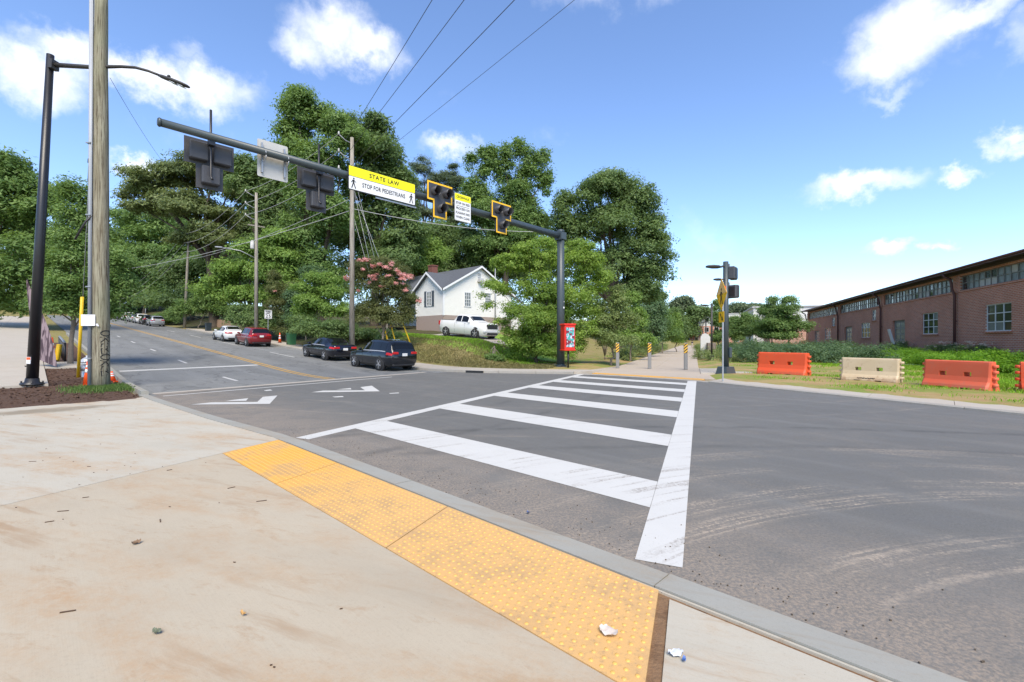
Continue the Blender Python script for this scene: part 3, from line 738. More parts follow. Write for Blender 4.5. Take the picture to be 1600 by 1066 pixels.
beacon(9.38, True, 'yellow-edged crossing beacon between the STATE LAW sign and the CROSSWALK sign')
beacon(5.55, True, 'yellow-edged crossing beacon on the arm, nearest the mast pole')
def rrect(w, h, r, n=4, cx=0, cz=0):
    P = []
    for (sx, sz, a0) in ((1, -1, -90), (1, 1, 0), (-1, 1, 90), (-1, -1, 180)):
        for i in range(n + 1):
            a = R(a0 + 90 * i / n); P.append((cx + sx * (w / 2 - r) + r * math.cos(a), cz + sz * (h / 2 - r) + r * math.sin(a)))
    return P
def clamp(parent, x, r, y0):
    b = MB(); b.tube([(x, y0 + .02 + (r + .03) * (1 - math.cos(a)) , (r + .035) * math.sin(a)) for a in np.linspace(-math.pi * .95, math.pi * .95, 14)], .014, 5); return b.build('band_clamp', M['galv'], parent)
def walker(parent, cx, cz, h, mat, M_, flip=1):       # walking-person symbol
    b = MB(); k = h; f = flip
    circ = [(cx + .085 * k * math.cos(a) + .02 * k * f, cz + .42 * k + .085 * k * math.sin(a)) for a in np.linspace(0, 2 * math.pi, 11)[:-1]]
    L = lambda pts: [(cx + x * k * f, cz + z * k) for x, z in pts]
    for poly in (circ, L([(-.09, .30), (.09, .30), (.08, -.02), (-.08, -.02)]), L([(-.08, .0), (.02, .0), (-.14, -.5), (-.24, -.48)]), L([(-.02, .0), (.08, .0), (.16, -.24), (.26, -.5), (.15, -.5), (.06, -.24)]),
                 L([(-.09, .29), (-.04, .22), (-.2, .0), (-.26, .04)]), L([(.06, .29), (.10, .2), (.24, .06), (.27, .11)])): b.plate(poly, M_, .003)
    return b.build('walking_figure', mat, parent)
x, y = arm_pt(11.97)
sg = empty('state_law_sign', (x, y, AZ - .06), RZ, 'long yellow and white STATE LAW STOP FOR PEDESTRIANS sign on the mast arm', 'sign')
F_ = Matrix.Translation((0, -.24, 0))
b = MB(); b.plate(rrect(3.02, .92, .05), F_, .014); board = b.build('board', M['ink'], sg)
b = MB(); b.plate(rrect(2.95, .365, .03, cz=.262), Matrix.Translation((0, -.249, 0)), .006); b.build('yellow_band', M['sign_yellow'], board)
b = MB(); b.plate(rrect(2.95, .485, .03, cz=-.182), Matrix.Translation((0, -.249, 0)), .006); b.build('white_field', M['sign_white'], board)
TF_ = Matrix.Translation((0, -.2555, 0))
text_part('STATE LAW', .225, M['ink'], sg, TF_ @ Matrix.Translation((.03, 0, .262)), 1.15, .004)
text_part('STOP FOR PEDESTRIANS', .235, M['ink'], sg, TF_ @ Matrix.Translation((.03, 0, -.182)), 1.1, .004, sx=.69)
walker(sg, -1.29, -.18, .40, M['ink'], TF_, 1); walker(sg, 1.29, -.18, .40, M['ink'], TF_, 1)
b = MB(); b.box((0, -.17, .0), (2.6, .03, .1)); b.build('stiffener', M['galv'], sg)
b = MB(); b.box((.62, -.2, -.5), (1.9, .03, .06)); b.build('stiffener', M['galv'], sg)
for xx in (-1.0, 0, 1.0): clamp(sg, xx, .15, -.17)
def stop_sign(k, facing, label):
    x, y = arm_pt(k); o = empty('crosswalk_sign', (x, y, AZ - .05), RZ + (0 if facing else math.pi), label, 'sign')
    b = MB(); b.plate(rrect(.98, 1.26, .05), F_, .012); bd = b.build('board', M['sign_back'], o)
    b = MB(); b.plate(rrect(.96, .30, .04, cz=.47), Matrix.Translation((0, -.249, 0)), .004); b.build('yellow_band', M['sign_yellow'], bd)
    b = MB(); b.plate(rrect(.96, .92, .04, cz=-.15), Matrix.Translation((0, -.249, 0)), .004); b.build('white_field', M['sign_white'], bd)
    b = MB(); b.box((0, -.2525, .065), (.78, .002, .018)); b.build('rule', M['ink'], bd)
    for tx, z, s_ in (('CROSSWALK', .47, .15), ('STOP ON RED', .19, .15), ('PROCEED ON', -.06, .15), ('FLASHING RED', -.26, .145), ('WHEN CLEAR', -.46, .15)):
        text_part(tx, s_, M['ink'], o, Matrix.Translation((0, -.2535, z)), 1.05, .003, sx=.84)
    for xx in (-.36, .36): b = MB(); b.box((xx, -.19, 0), (.05, .07, 1.0)); b.build('stiffener', M['galv'], o)
    for xx in (-.36, .36): clamp(o, xx, .15, -.16)
stop_sign(7.83, True, 'white and yellow CROSSWALK STOP ON RED sign between two yellow-edged beacons')
stop_sign(15.96, False, 'blank grey back of a rectangular sign on the mast arm')

# ------------------------------------------------------------------ near timber pole, its guy and what is fixed to it
ux, uy = gp(158, 608); 
up = empty('utility_pole', (ux, uy, 0.03), 0, 'thick weathered timber utility pole with graffiti and grey conduit by the mulch bed', 'utility pole')
b = MB(); pts = [(.0 + .006 * math.sin(i), .006 * math.cos(i * 2), i * 1.0 - .3) for i in range(15)]
b.tube(pts, [.235 - .0045 * i + (.02 if i == 0 else 0) for i in range(15)], 22); b.build('pole_shaft', M['pole_wood'], up)
b = MB(); b.tube([(-.245, -.15, .0), (-.20, -.13, 13.5)], .062, 10); b.tube([(-.16, -.20, 2.4), (-.13, -.17, 13.5)], .02, 6); b.build('conduit', M['conduit'], up)
for z in (1.0, 3.4, 5.8, 8.2): b = MB(); b.box((-.235, -.16, z), (.17, .14, .03)); b.build('conduit_strap', M['galv'], up)
def curve_on_pole(pts, r):        # stroke wrapped on the pole face that looks at the camera
    a0 = math.atan2(-uy, -ux); b = MB(); V = []
    for (a, z) in pts:
        rr = .237 - .0045 * (z + .3); an = a0 + a / rr; V.append((rr * math.cos(an), rr * math.sin(an), z))
    b.tube(V, r, 5); return b
gr = MB()
def stroke(pts, r=.018):
    pts = [(.05 + p_[0] * 1.25, .15 + p_[1] * 1.05) for p_ in pts]
    bb = curve_on_pole(pts, r); gr.add(bb.v, bb.f)
rg = random.Random(2)
for i, z in enumerate((1.62, 1.42, 1.22, 1.04, .86, .68, .5, .34)):
    kind = i % 4
    if kind == 0: stroke([(.07 + .12 * math.cos(a), z + .085 * math.sin(a)) for a in np.linspace(.5, 5.9, 10)])
    elif kind == 1: stroke([(-.06, z + .08), (.06, z + .02), (.13, z - .07)]); stroke([(.14, z + .09), (.02, z + .0), (-.05, z - .09)])
    elif kind == 2: stroke([(.12, z + .08), (-.02, z + .06), (-.05, z - .02), (.10, z - .03), (.10, z - .09), (-.04, z - .09)])
    else: stroke([(-.04, z + .09), (-.03, z - .08), (.1, z - .05)]); stroke([(.05, z + .08), (.12, z + .0)])
    stroke([(.13 + rg.uniform(-.03, .02), z + .1), (.15, z - .06)], .008)
gr.build('graffiti', M['ink'], up)
b = MB(); b.plate(rrect(.40, .37, .01), Matrix.Translation((0, 0, 0)), .004); nt_ = b.build('notice', M['sign_white'], up)
nt_.location = (-.16, -.30, 2.28); nt_.rotation_euler = (0, 0, R(12))
b = MB()
for i in range(6): b.box((-.02, -.0035, .03 - .03 * i), (.26 - .03 * (i % 2), .002, .008))
b.box((0, -.0035, .145), (.12, .002, .02)); b.build('printed_lines', pm('grey_ink', (.3, .3, .3), .6), nt_)
b = MB(); b.box((.11, -.27, 2.13), (.06, .01, .07), .4, 0, .2); b.box((.135, -.26, 2.1), (.04, .01, .04), .9); b.build('paper_scrap', M['sign_white'], up)
b = MB(); b.tube([(-.15, -.2, 5.75), (-.3, -.24, 5.55), (-.62, -.28, 4.95)], [.03, .03, .03], 6); b.build('brace', M['dark_bronze'], up)
# down guy with yellow guard
gx, gy = gp(123, 598)
gw = empty('guy_wire', (gx, gy, .05), 0, 'steel guy wire with a tall yellow guard beside the fire hydrant', 'guy wire')
b = MB(); b.tube([(0, 0, 0), ((ux - .1 - gx) * .98, (uy - gy) * .98, 13.0)], .011, 5); b.build('cable', M['galv'], gw)
dvec = Vector(((ux - .1 - gx) * .98, (uy - gy) * .98, 13.0)).normalized()
b = MB(); b.tube([dvec * .1 + Vector((.0, -.03, 0)), dvec * 3.35 + Vector((0, -.03, 0))], .052, 10); b.build('guard', M['yellow_plastic'], gw)
b = MB(); b.tube([dvec * 7.6, dvec * 8.25], .035, 8); b.tube([dvec * 8.25, dvec * 8.4], .06, 8); b.build('strain_insulator', M['rubber'], gw)

# ------------------------------------------------------------------ black street lamp (it leans a little)
lx, ly = gp(50, 604, .1)
lamp = empty('street_lamp', (lx, ly, h1(lx, ly) + .11), 0, 'tall black street lamp with a long arm, leaning slightly, beside the mulch bed', 'street lamp')
lamp.rotation_euler = (0, R(3.2), 0)
b = MB(); b.tube([(0, 0, 0), (0, 0, 5), (0, 0, 11.05)], [.155, .13, .10], 18); b.build('pole', M['black_metal'], lamp)
b = MB(); b.lathe([(.30, 0), (.30, .05), (.19, .09), (.17, .22)], n=18)
for i in range(4):
    a = math.pi / 4 + i * math.pi / 2; b.tube([(.25 * math.cos(a), .25 * math.sin(a), .02), (.25 * math.cos(a), .25 * math.sin(a), .13)], .025, 6)
b.build('base_flange', M['black_metal'], lamp)
b = MB(); b.tube([(.08, 0, 10.72), (1.2, .08, 10.76), (2.2, .2, 10.90), (2.65, .24, 10.92), (3.05, .3, 10.86), (3.45, .34, 10.74)], [.075, .065, .05, .045, .042, .04], 12); am = b.build('arm', M['dark_bronze'], lamp)
b = MB(); b.box((.12, .0, 10.72), (.14, .26, .3)); b.build('bracket', M['dark_bronze'], lamp)
b = MB(); d = Vector((.95, .08, -.28)).normalized(); o_ = Vector((3.38, .33, 10.75)); V = []; F = []
prof = [(0, .05, .04), (.12, .09, .06), (.45, .14, .07), (.8, .16, .06), (1.0, .12, .04), (1.06, .05, .02)]
up_ = Vector((.34, 0, .93)).normalized(); sd = d.cross(up_).normalized()
for (l, w, h) in prof:
    for q in range(10): a = 2 * math.pi * q / 10; V.append(o_ + d * l + sd * w * math.cos(a) + up_ * h * math.sin(a))
for i in range(5):
    for q in range(10): F.append((i * 10 + q, i * 10 + (q + 1) % 10, (i + 1) * 10 + (q + 1) % 10, (i + 1) * 10 + q))
F += [tuple(range(9, -1, -1)), tuple(50 + q for q in range(10))]; b.add(V, F, 0, True); b.lathe([(.05, .06), (.05, .12), (.03, .14)], c=o_ + d * .35, n=10); lu = b.build('luminaire', M['dark_bronze'], lamp)
b = MB()
for l in (.55, .82): b.box(o_ + d * l - up_ * .072, (.2, .2, .012), 0, 0, 0, R(20))
b.build('led_panel', M['lamp_clear'], lu)
b = MB(); b.box((.0, -.147, .82), (.13, .02, .22)); bb_ = b.build('warning_sticker', M['sign_white'], lamp)
b = MB(); b.box((.0, -.158, .88), (.12, .004, .08)); b.build('orange_print', M['cone'], bb_)

# ------------------------------------------------------------------ hydrant, cones, marker post, rack, banner
hx, hy = gp(127, 597.5)
hy_ = empty('fire_hydrant', (hx + .10, hy + .15, .04), 0, 'silver fire hydrant standing on a round slab by the timber pole', 'fire hydrant'); hy_.scale = (1.3, 1.3, 1.15)
M['silver'] = pm('silver_paint', (.52, .53, .54), .35, .12, 9, metal=.35, dirt=(.3, .28, .25))
b = MB(); b.lathe([(.42, 0), (.42, .06)], n=24); b.build('foot_slab', M['conc_walk'], hy_)
b = MB(); b.lathe([(.19, .06), (.19, .1), (.13, .12), (.125, .55), (.16, .57), (.16, .61), (.13, .63)], n=18); b.build('barrel', M['silver'], hy_)
b = MB(); b.lathe([(.165, .63), (.165, .66), (.14, .74), (.08, .80), (.035, .82), (.035, .88)], n=18); b.build('bonnet', M['silver'], hy_)
for a, rr in ((0.2, .075), (3.34, .075), (-1.4, .10)):
    b = MB(); Mx = Matrix.Rotation(a, 3, 'Z') @ Matrix.Rotation(R(90), 3, 'Y'); b.lathe([(rr * .8, .1), (rr * .8, .18), (rr, .18), (rr, .24), (rr * .4, .25), (rr * .4, .28)], c=(0, 0, .46), n=12, M=Mx); b.build('nozzle_cap', M['silver'], hy_)
def cone(x, y, z, hgt, label, tall=False):
    o = empty('traffic_cone', (x, y, z), rd.uniform(0, 1), label, 'traffic cone', 'orange traffic cones')
    w = .36 if not tall else .42
    b = MB(); b.bbox((0, 0, .02), (w, w, .04), .015); b.build('foot', M['rubber'] if tall else M['cone'], o)
    r0 = .14; r1 = .028; b = MB(); b.lathe([(r0, .04), (r1, hgt), (r1 * .6, hgt + .004)], n=16); b.build('cone_body', M['cone'], o)
    for (a, c) in ((.55, .68), (.76, .85)) if not tall else ((.42, .54), (.64, .76)):
        ra = lambda f: r0 + (r1 - r0) * (hgt * f - .04) / (hgt - .04) + .003
        b = MB(); b.lathe([(ra(a), hgt * a), (ra(c), hgt * c)], n=16); b.build('reflective_band', M['reflect'], o)
    return o
x, y = gp(133, 605.5); cone(x, y + .1, .04, .86, 'orange cone beside the foot of the timber pole')
x, y = gp(173, 602); cone(x - .62, y + .75, .04, .42, 'low orange cone half hidden behind the timber pole')
x, y = st(31.6, .78); cone(x, y, h1(x, y) + .07, 1.15, 'tall slim orange cone beside the feather banner', True)
x, y = st(31.6, .98)
b = MB(); b.bbox((0, 0, .42), (.18, .18, .84), .03, .2, 0, 0, R(9)); o = b.build('marker_post', M['yellow_plastic']); o.location = (x, y, h1(x, y) + .05)
tag(o, 'short leaning yellow marker post next to the tall cone', 'post')
rk = empty('bike_rack', (*st(31.2, 1.2), .25), 0, 'low black metal rail with posts behind the yellow marker post', 'railing')
rx, ry = st(31.2, 1.2)
for i in range(6):
    xx, yy = DX * i * 1.1, DY * i * 1.1; zz = h1(rx + xx, ry + yy) - .25 + .03
    b = MB(); b.tube([(xx, yy, zz), (xx, yy, zz + .95)], .05, 8); b.build('post', M['black_metal'], rk)
b = MB(); b.tube([(DX * i * 1.1, DY * i * 1.1, h1(rx + DX * i * 1.1, ry + DY * i * 1.1) - .25 + 1.0) for i in range(6)], .05, 8); b.build('top_rail', M['galv'], rk)
# feather banner
bx, by = at(60, 19.8)
fb = empty('feather_banner', (bx, by, h1(bx, by) + .1), 0, 'dark purple feather banner with white lettering behind the black lamp', 'banner'); fb.scale = (.72, .9, 1.22)
t_ = NT('banner_cloth'); o = t_.obj()
bc = t_.mix(t_.rng(t_.noise(3, 3, .5, t_.vmul(o, (3, 1, .6))), .45, .55), (.05, .03, .04), (.22, .165, .18)); M['banner'] = t_.done(bc, .8)
V = []; F = []; n = 20; tops = []
for i in range(n + 1):
    f = i / n; z = .35 + 2.75 * f; w = 1.15 * (1 - f ** 1.6) + .03; lean = -.25 - .12 * f + .55 * (1 - f) 
    for j in range(5):
        g_ = j / 4; V.append((-.42 - .25 * f + w * g_ + .38 * (1 - f) * g_, .05 * math.sin(6 * g_ + 5 * f), z - .35 * g_ * (1 - f)))
F = [(i * 5 + j, i * 5 + j + 1, (i + 1) * 5 + j + 1, (i + 1) * 5 + j) for i in range(n) for j in range(4)]
b = MB(); b.add(V, F, 0, True); b.build('cloth', M['banner'], fb)
b = MB(); b.tube([(-.42, 0, 0), (-.46, 0, 1.2), (-.58, 0, 2.4), (-.68, 0, 3.15)], [.02, .018, .014, .01], 6); b.build('flag_pole', M['black_metal'], fb)
b = MB(); b.tube([(-.7, -.1, .03), (-.1, .1, .03)], .02, 6); b.tube([(-.45, .3, .03), (-.4, -.3, .03)], .02, 6); b.build('cross_base', M['black_metal'], fb)
lt = text_part('WOOD', .34, M['sign_white'], fb, Matrix.Translation((-.16, -.07, 1.55)) @ Matrix.Rotation(R(-97), 4, 'Y'), 1.0, .004)

# ------------------------------------------------------------------ distant timber poles, wires
poles = []
def wood_pole(s, t, top, label, arms=0, name='utility_pole', extras=None):
    x, y = st(s, t); z0 = h1(x, y); o = empty(name, (x, y, z0), 0, label, 'utility pole', 'timber utility poles along the far kerb')
    hgt = top - z0; b = MB(); b.tube([(0, 0, -.2), (0, 0, hgt * .5), (0, 0, hgt)], [.19, .16, .12], 12); b.build('pole_shaft', M['pole_grey'], o)
    for k in range(arms):
        z = hgt - .25 - k * 1.15
        b = MB(); b.tube([(0, 0, z - .15), (NX * -.35 + DX * .2, NY * -.35 + DY * .2, z), (NX * -.95, NY * -.95, z + .18)], .035, 6); a = b.build('insulator_bracket', M['galv'], o)
        b = MB(); b.lathe([(.05, 0), (.07, .05), (.05, .12), (.06, .16), (.03, .22)], c=(NX * -.95, NY * -.95, z + .16), n=8); b.build('insulator', M['sign_back'], a)
    poles.append((x, y, z0, hgt)); return o
p2 = wood_pole(29.6, 15.3, zat(216, 31.5), 'pale timber utility pole behind the dark sedan, beside pink crape myrtle', 3)
p3 = wood_pole(48.9, 15.3, zat(300, 44.4), 'timber utility pole with a small street lamp arm above the red hatchback', 3)
p4 = wood_pole(79.0, 15.3, zat(360, 65), 'leaning far timber utility pole before the spreading oak', 0)
p4.rotation_euler = (R(0), R(2.6), 0)
p5 = wood_pole(146, 15.3, zat(452, 111), 'smallest timber utility pole at the far top of the street', 0)
b = MB(); b.lathe([(.16, 0), (.18, .05), (.18, .7), (.12, .78), (.05, .84)], c=(-.25, -.25, 9.0), n=12); b.build('transformer', M['sign_back'], p3)
b = MB(); b.tube([(0, 0, 8.1), (-1.2, -.6, 8.75), (-2.6, -1.2, 8.95)], .04, 6); la = b.build('lamp_arm', M['galv'], p3)
b = MB(); b.bbox((-2.85, -1.3, 8.95), (.6, .25, .12), .04, .4); b.build('lamp_head', M['galv'], la)
b = MB(); b.box((0, 0, 11.3), (1.5, .1, .12), RZ); b.build('crossarm', M['pole_grey'], p3)
def wire(a, c, sag, r, name='overhead_wire', n=14):
    b = MB(); A = Vector(a); C = Vector(c)
    b.tube([A + (C - A) * (i / n) - Vector((0, 0, sag * 4 * (i / n) * (1 - i / n))) for i in range(n + 1)], r, 4, cap=False); return b
M['wire'] = pm('cable_black', (.05, .05, .052), .6, .1); M['wire_alu'] = pm('cable_alu', (.48, .48, .47), .5, .1)
def ptop(i, k, off=.95):
    x, y, z0, h = poles[i]; return (x - NX * off, y - NY * off, z0 + h - .25 - 1.15 * k + .2)
wl = ['highest', 'second', 'third']
names = ['two', 'three']
for k in range(3):
    w = wire(ptop(0, k), ptop(1, k), .5, .02).build('overhead_wire', M['wire_alu']); tag(w, ['top', 'middle', 'lowest'][k] + ' of three power wires from crape myrtle pole to street-lamp pole', 'wire', 'overhead wires')
    x, y, z0, h = poles[2]; w = wire(ptop(1, k), (x, y, z0 + h - .4 - 1.3 * k), .9, .026).build('overhead_wire', M['wire_alu']); tag(w, ['top', 'middle', 'lowest'][k] + ' of three power wires from street-lamp pole to leaning far pole', 'wire', 'overhead wires')
    x2, y2, z2, h2 = poles[3]; w = wire((x, y, z0 + h - .4 - 1.3 * k), (x2, y2, z2 + h2 - .3 - 1.0 * k), 1.6, .03).build('overhead_wire', M['wire_alu']); tag(w, ['top', 'middle', 'lowest'][k] + ' of three wires beyond the leaning far pole', 'wire', 'overhead wires')
x0, y0, z0, h0 = poles[0]
for j, (u, zz, zs, rr) in enumerate(((708, 13.2, h0 - .1, .014), (750, 13.0, h0 - 1.2, .014), (820, 12.6, h0 - 2.3, .016), (890, 12.8, h0 - 3.0, .011))):
    Yt = (zz - CZ) * FPX / 533.0; xt = (u - 800) / FPX * Yt; a = Vector((x0 - .4, y0, z0 + zs)); c = Vector((xt, Yt, zz)); e = a + (c - a) * 2.1; e.z = c.z + .4
    w = wire(a, e, .25, rr).build('overhead_wire', M['wire']); tag(w, ['first', 'second', 'third', 'fourth'][j] + ' wire, counted leftmost to rightmost, of those rising over the road into the sky', 'wire', 'overhead wires')
for j, (ua, va, ub, vb, Ya, Yb) in enumerate(((545, 325, 860, 362, 31.5, 44), (545, 330, 200, 420, 31.5, 60), (545, 312, 300, 405, 31.5, 62))):
    w = wire((*at(ua, Ya), zat(va, Ya)), (*at(ub, Yb), zat(vb, Yb)), .5, .022).build('overhead_wire', M['wire_alu']); tag(w, ['low service wire running from crape myrtle pole behind the beacons', 'lowest communications cable along the street trees', 'upper communications cable along the street trees'][j], 'wire', 'overhead wires')
w = wire((*at(172, 15.9), zat(122, 15.9)), (*at(262, 32), zat(262, 32)), .2, .008).build('overhead_wire', M['wire']); tag(w, 'thin wire dropping from the near timber pole towards the trees', 'wire', 'overhead wires')
for j, (u0, v0, u1, v1) in enumerate(((546, 285, 568, 400), (552, 262, 580, 385), (556, 290, 603, 403), (548, 330, 570, 410))):
    a = (x0, y0, zat(v0, 31.5)); u2 = u1 + (u1 - u0) * .85; c = (*at(u1 + 42, 33.5), h1(*at(u1 + 42, 33.5)))
    o = empty('guy_wire', c, 0, ['first', 'second', 'third', 'fourth'][j] + ' down guy with yellow foot, counted from the crape myrtle pole outward', 'guy wire')
    b = MB(); A = Vector(a) - Vector(c); b.tube([(0, 0, 0), A], .012, 4); b.build('cable', M['galv'], o)
    b = MB(); b.tube([A.normalized() * .1, A.normalized() * 2.3], .05, 8); b.build('guard', M['yellow_plastic'], o)
# ------------------------------------------------------------------ vehicles
def smooth_tab(xs, ys, q, k=.06):
    d = np.linspace(xs[0], xs[-1], 400); v = np.interp(d, xs, ys); w = max(1, int(400 * k / 2)); pad = np.pad(v, w, mode='edge')
    ker = np.hanning(2 * w + 1); ker /= ker.sum(); return np.interp(q, d, np.convolve(pad, ker, 'valid'))
def car_paint(name, col, rough=.22, metal=.0):
    t = NT(name); c = t.mix(t.noise(1.5, 3, .5, t.obj()), k3(col, .93), k3(col, 1.05)); t.b.inputs['Coat Weight'].default_value = .25; t.b.inputs['Coat Roughness'].default_value = .06
    return t.done(c, rough * .6, metal)
def make_car(name, paint, L, W, Hh, wb, belt, hood, prof, wheel_r, label, cat='car', group='cars parked along the street', detail=True, win=None, ws=None, rw=None, tailz=None, tail='wide', lower_dark=True):
    """prof: list of (x fraction 0 rear .. 1 front, top height fraction of Hh, half-width fraction at the top)"""
    o = empty(name, (0, 0, 0), 0, label, cat, group)
    N = 64; f = np.linspace(0, 1, N); f = .5 - .5 * np.cos(f * math.pi) * (1 - .25) - .25 * (.5 - f) * 0 if 0 else f
    px_ = [p[0] for p in prof]; zr = smooth_tab(px_, [p[1] * Hh for p in prof], f, .05); wr = smooth_tab(px_, [p[2] * W / 2 for p in prof], f, .06)
    w = smooth_tab([0, .02, .10, .5, .9, .975, 1], [.80, .90, .985, 1, .975, .86, .66], f, .04) * W / 2
    zb = smooth_tab([0, .04, .25, .6, .75, .93, 1], [belt * .93, belt * .99, belt, belt * .97, hood * .98, hood * .86, hood * .70], f, .05); zb = np.minimum(zb, zr - .03)
    zl = smooth_tab([0, .05, .15, .85, .95, 1], [.42, .26, .20, .19, .22, .34], f, .04)
    xs = (f - .5) * L
    def ring(i):
        a, b_, c, d, e = w[i], wr[i], zl[i], zb[i], zr[i]; b_ = min(b_, a * .93); m = c + .55 * (d - c)
        return [(0, c), (a * .80, c), (a * .95, c + .10), (a, m), (a * .975, d - .07), (a * .925, d), (b_, e - min(.075, .45 * (e - d))), (b_ * .82, e - .012), (b_ * .4, e), (0, e)]
    V = []; K = 18
    for i in range(N):
        r = ring(i); full = [(y, z) for y, z in r] + [(-y, z) for y, z in r[-2:0:-1]]
        V += [(xs[i], y, z) for y, z in full]
    F = [];
    for i in range(N - 1):
        for j in range(K): F.append((i * K + j, (i + 1) * K + j, (i + 1) * K + (j + 1) % K, i * K + (j + 1) % K))
    F += [tuple(range(K)), tuple((N - 1) * K + j for j in range(K - 1, -1, -1))]
    b = MB(); b.add(V, F, 0, True); b.build('body', paint, o)
    def surf(ff, row, sgn=1):
        i = min(max(ff * (N - 1), 0), N - 1.001); i0 = int(i); k = i - i0; A = ring(i0); B = ring(i0 + 1); j = int(min(row, 8.999)); jj = row - j
        P = lambda r: ((r[j][0] * (1 - jj) + r[j + 1][0] * jj), (r[j][1] * (1 - jj) + r[j + 1][1] * jj))
        ya, za = P(A); yb, zb_ = P(B); return Vector((xs[i0] * (1 - k) + xs[i0 + 1] * k, (ya * (1 - k) + yb * k) * sgn, za * (1 - k) + zb_ * k))
    def patch(nm, mat, f0, f1, r0, r1, sgn, off, nu=10, nv=4, par=None, slant=0.0):
        V = []; F = []
        for i in range(nu + 1):
            for j in range(nv + 1):
                rr = r0 + (r1 - r0) * j / nv; ff = f0 + (f1 - f0) * i / nu + slant * (j / nv) * (1 if i * 2 > nu else 0)
                p = surf(ff, rr, sgn); e = .004; n = (surf(ff + e, rr, sgn) - surf(ff - e, rr, sgn)).cross(surf(ff, min(rr + .05, 8.99), sgn) - surf(ff, rr - .05, sgn))
                n = n.normalized() * (-1 if sgn > 0 else 1) if n.length > 1e-9 else Vector((0, 0, 1)); V.append(p + n * off)
        for i in range(nu):
            for j in range(nv): q = (i * (nv + 1) + j, (i + 1) * (nv + 1) + j, (i + 1) * (nv + 1) + j + 1, i * (nv + 1) + j + 1); F.append(q if sgn > 0 else q[::-1])
        b = MB(); b.add(V, F, 0, True); return b.build(nm, mat, par or o)
    for sg_ in (1, -1):
        for (a, c) in win: patch('side_window', M['glass_car'], a, c, 5.10, 5.90, sg_, .008)
        if detail: patch('window_trim', M['rim'], win[0][0] - .005, win[-1][1] + .01, 5.02, 5.09, sg_, .012, 16, 1)
    def screen(nm, a, c):
        V = []; F = []; nu, nv = 6, 10
        rows = [6.15, 6.6, 7.2, 8, 8.7]
        full = [(r, 1) for r in rows] + [(r, -1) for r in rows[::-1]]
        for i in range(nu + 1):
            ff = a + (c - a) * i / nu
            for (r, sg_) in full:
                p = surf(ff, r, sg_); dp = surf(ff + .004, r, sg_) - surf(ff - .004, r, sg_); n = Vector((-dp.z, 0, dp.x)).normalized(); V.append(p + n * .009)
        m = len(full); F = [(i * m + j, (i + 1) * m + j, (i + 1) * m + j + 1, i * m + j + 1) for i in range(nu) for j in range(m - 1)]
        b = MB(); b.add(V, F, 0, True); return b.build(nm, M['glass_car'], o)
    screen('windscreen', *ws)
    if rw: screen('rear_window', *rw)
    xr = -L / 2 + (L - wb) * .52; xf = xr + wb
    for xw in (xr, xf):
        ff = xw / L + .5; ww = float(np.interp(ff, f, w))
        for sg_ in (1, -1):
            Mx = Matrix.Rotation(R(-90) * sg_, 3, 'X')
            b = MB(); b.lathe([(wheel_r + .075, -.16), (wheel_r + .075, .006)], c=(xw, sg_ * ww * .985, wheel_r + .015), n=24, M=Mx); b.build('wheel_arch', M['plastic_dk'], o)
            wh = empty('wheel', (xw, sg_ * (ww - .005), wheel_r)); wh.parent = o
            b = MB(); b.lathe([(wheel_r * .66, -.17), (wheel_r * .93, -.17), (wheel_r, -.13), (wheel_r, .0), (wheel_r * .94, .035), (wheel_r * .68, .03)], n=26, M=Mx); b.build('tyre', M['rubber'], wh)
            b = MB(); b.lathe([(wheel_r * .68, .0), (wheel_r * .68, .032), (wheel_r * .62, .025)], n=26, M=Mx)
            for q in range(5):
                a = 2 * math.pi * q / 5 + .3; p = Vector((math.cos(a), math.sin(a), 0)); p2 = Vector((-p.y, p.x, 0)); vs = []
                for (rr, ww_) in ((.08, .12), (.64, .10)):
                    for s2 in (-1, 1): vs.append(Mx @ (p * rr * wheel_r + p2 * ww_ * wheel_r * s2 + Vector((0, 0, .036))))
                b.add(vs, [(0, 1, 3, 2), (2, 3, 1, 0)])
            b.lathe([(wheel_r * .16, .02), (wheel_r * .14, .045)], n=12, M=Mx); b.build('rim', M['rim'], wh)
    tz = tailz or belt * .86
    ffr = .012
    for sg_ in (1, -1):
        b = MB(); wl_ = float(np.interp(.06, f, w)); w0 = float(np.interp(0.0, f, w))
        if tail == 'wide':
            b.bbox((-L / 2 + .0, sg_ * (w0 - .19), tz - .01), (.05, .36, .13), .02); tl_ = patch('tail_lamp', M['tail'], .004, .085, 3.75, 4.75, sg_, .012, 8, 4)
        else: b.bbox((-L / 2 + .09, sg_ * (wl_ - .09), tz + .05), (.2, .16, .36), .03)
        b.build('tail_lamp', M['tail'], o)
        b = MB(); b.bbox((L / 2 - .30, sg_ * (W / 2 - .30), hood * .72), (.34, .30, .12), .04, sg_ * R(-24)); b.build('headlamp', M['lamp_clear'], o)
        fx = ws[0] if ws[0] < ws[1] else ws[1]
        p = surf(ws[1] - .03, 5.1, sg_); b = MB(); b.bbox((p.x - .05, p.y + sg_ * .10, p.z + .07), (.13, .20, .13), .04); b.build('mirror', paint, o)
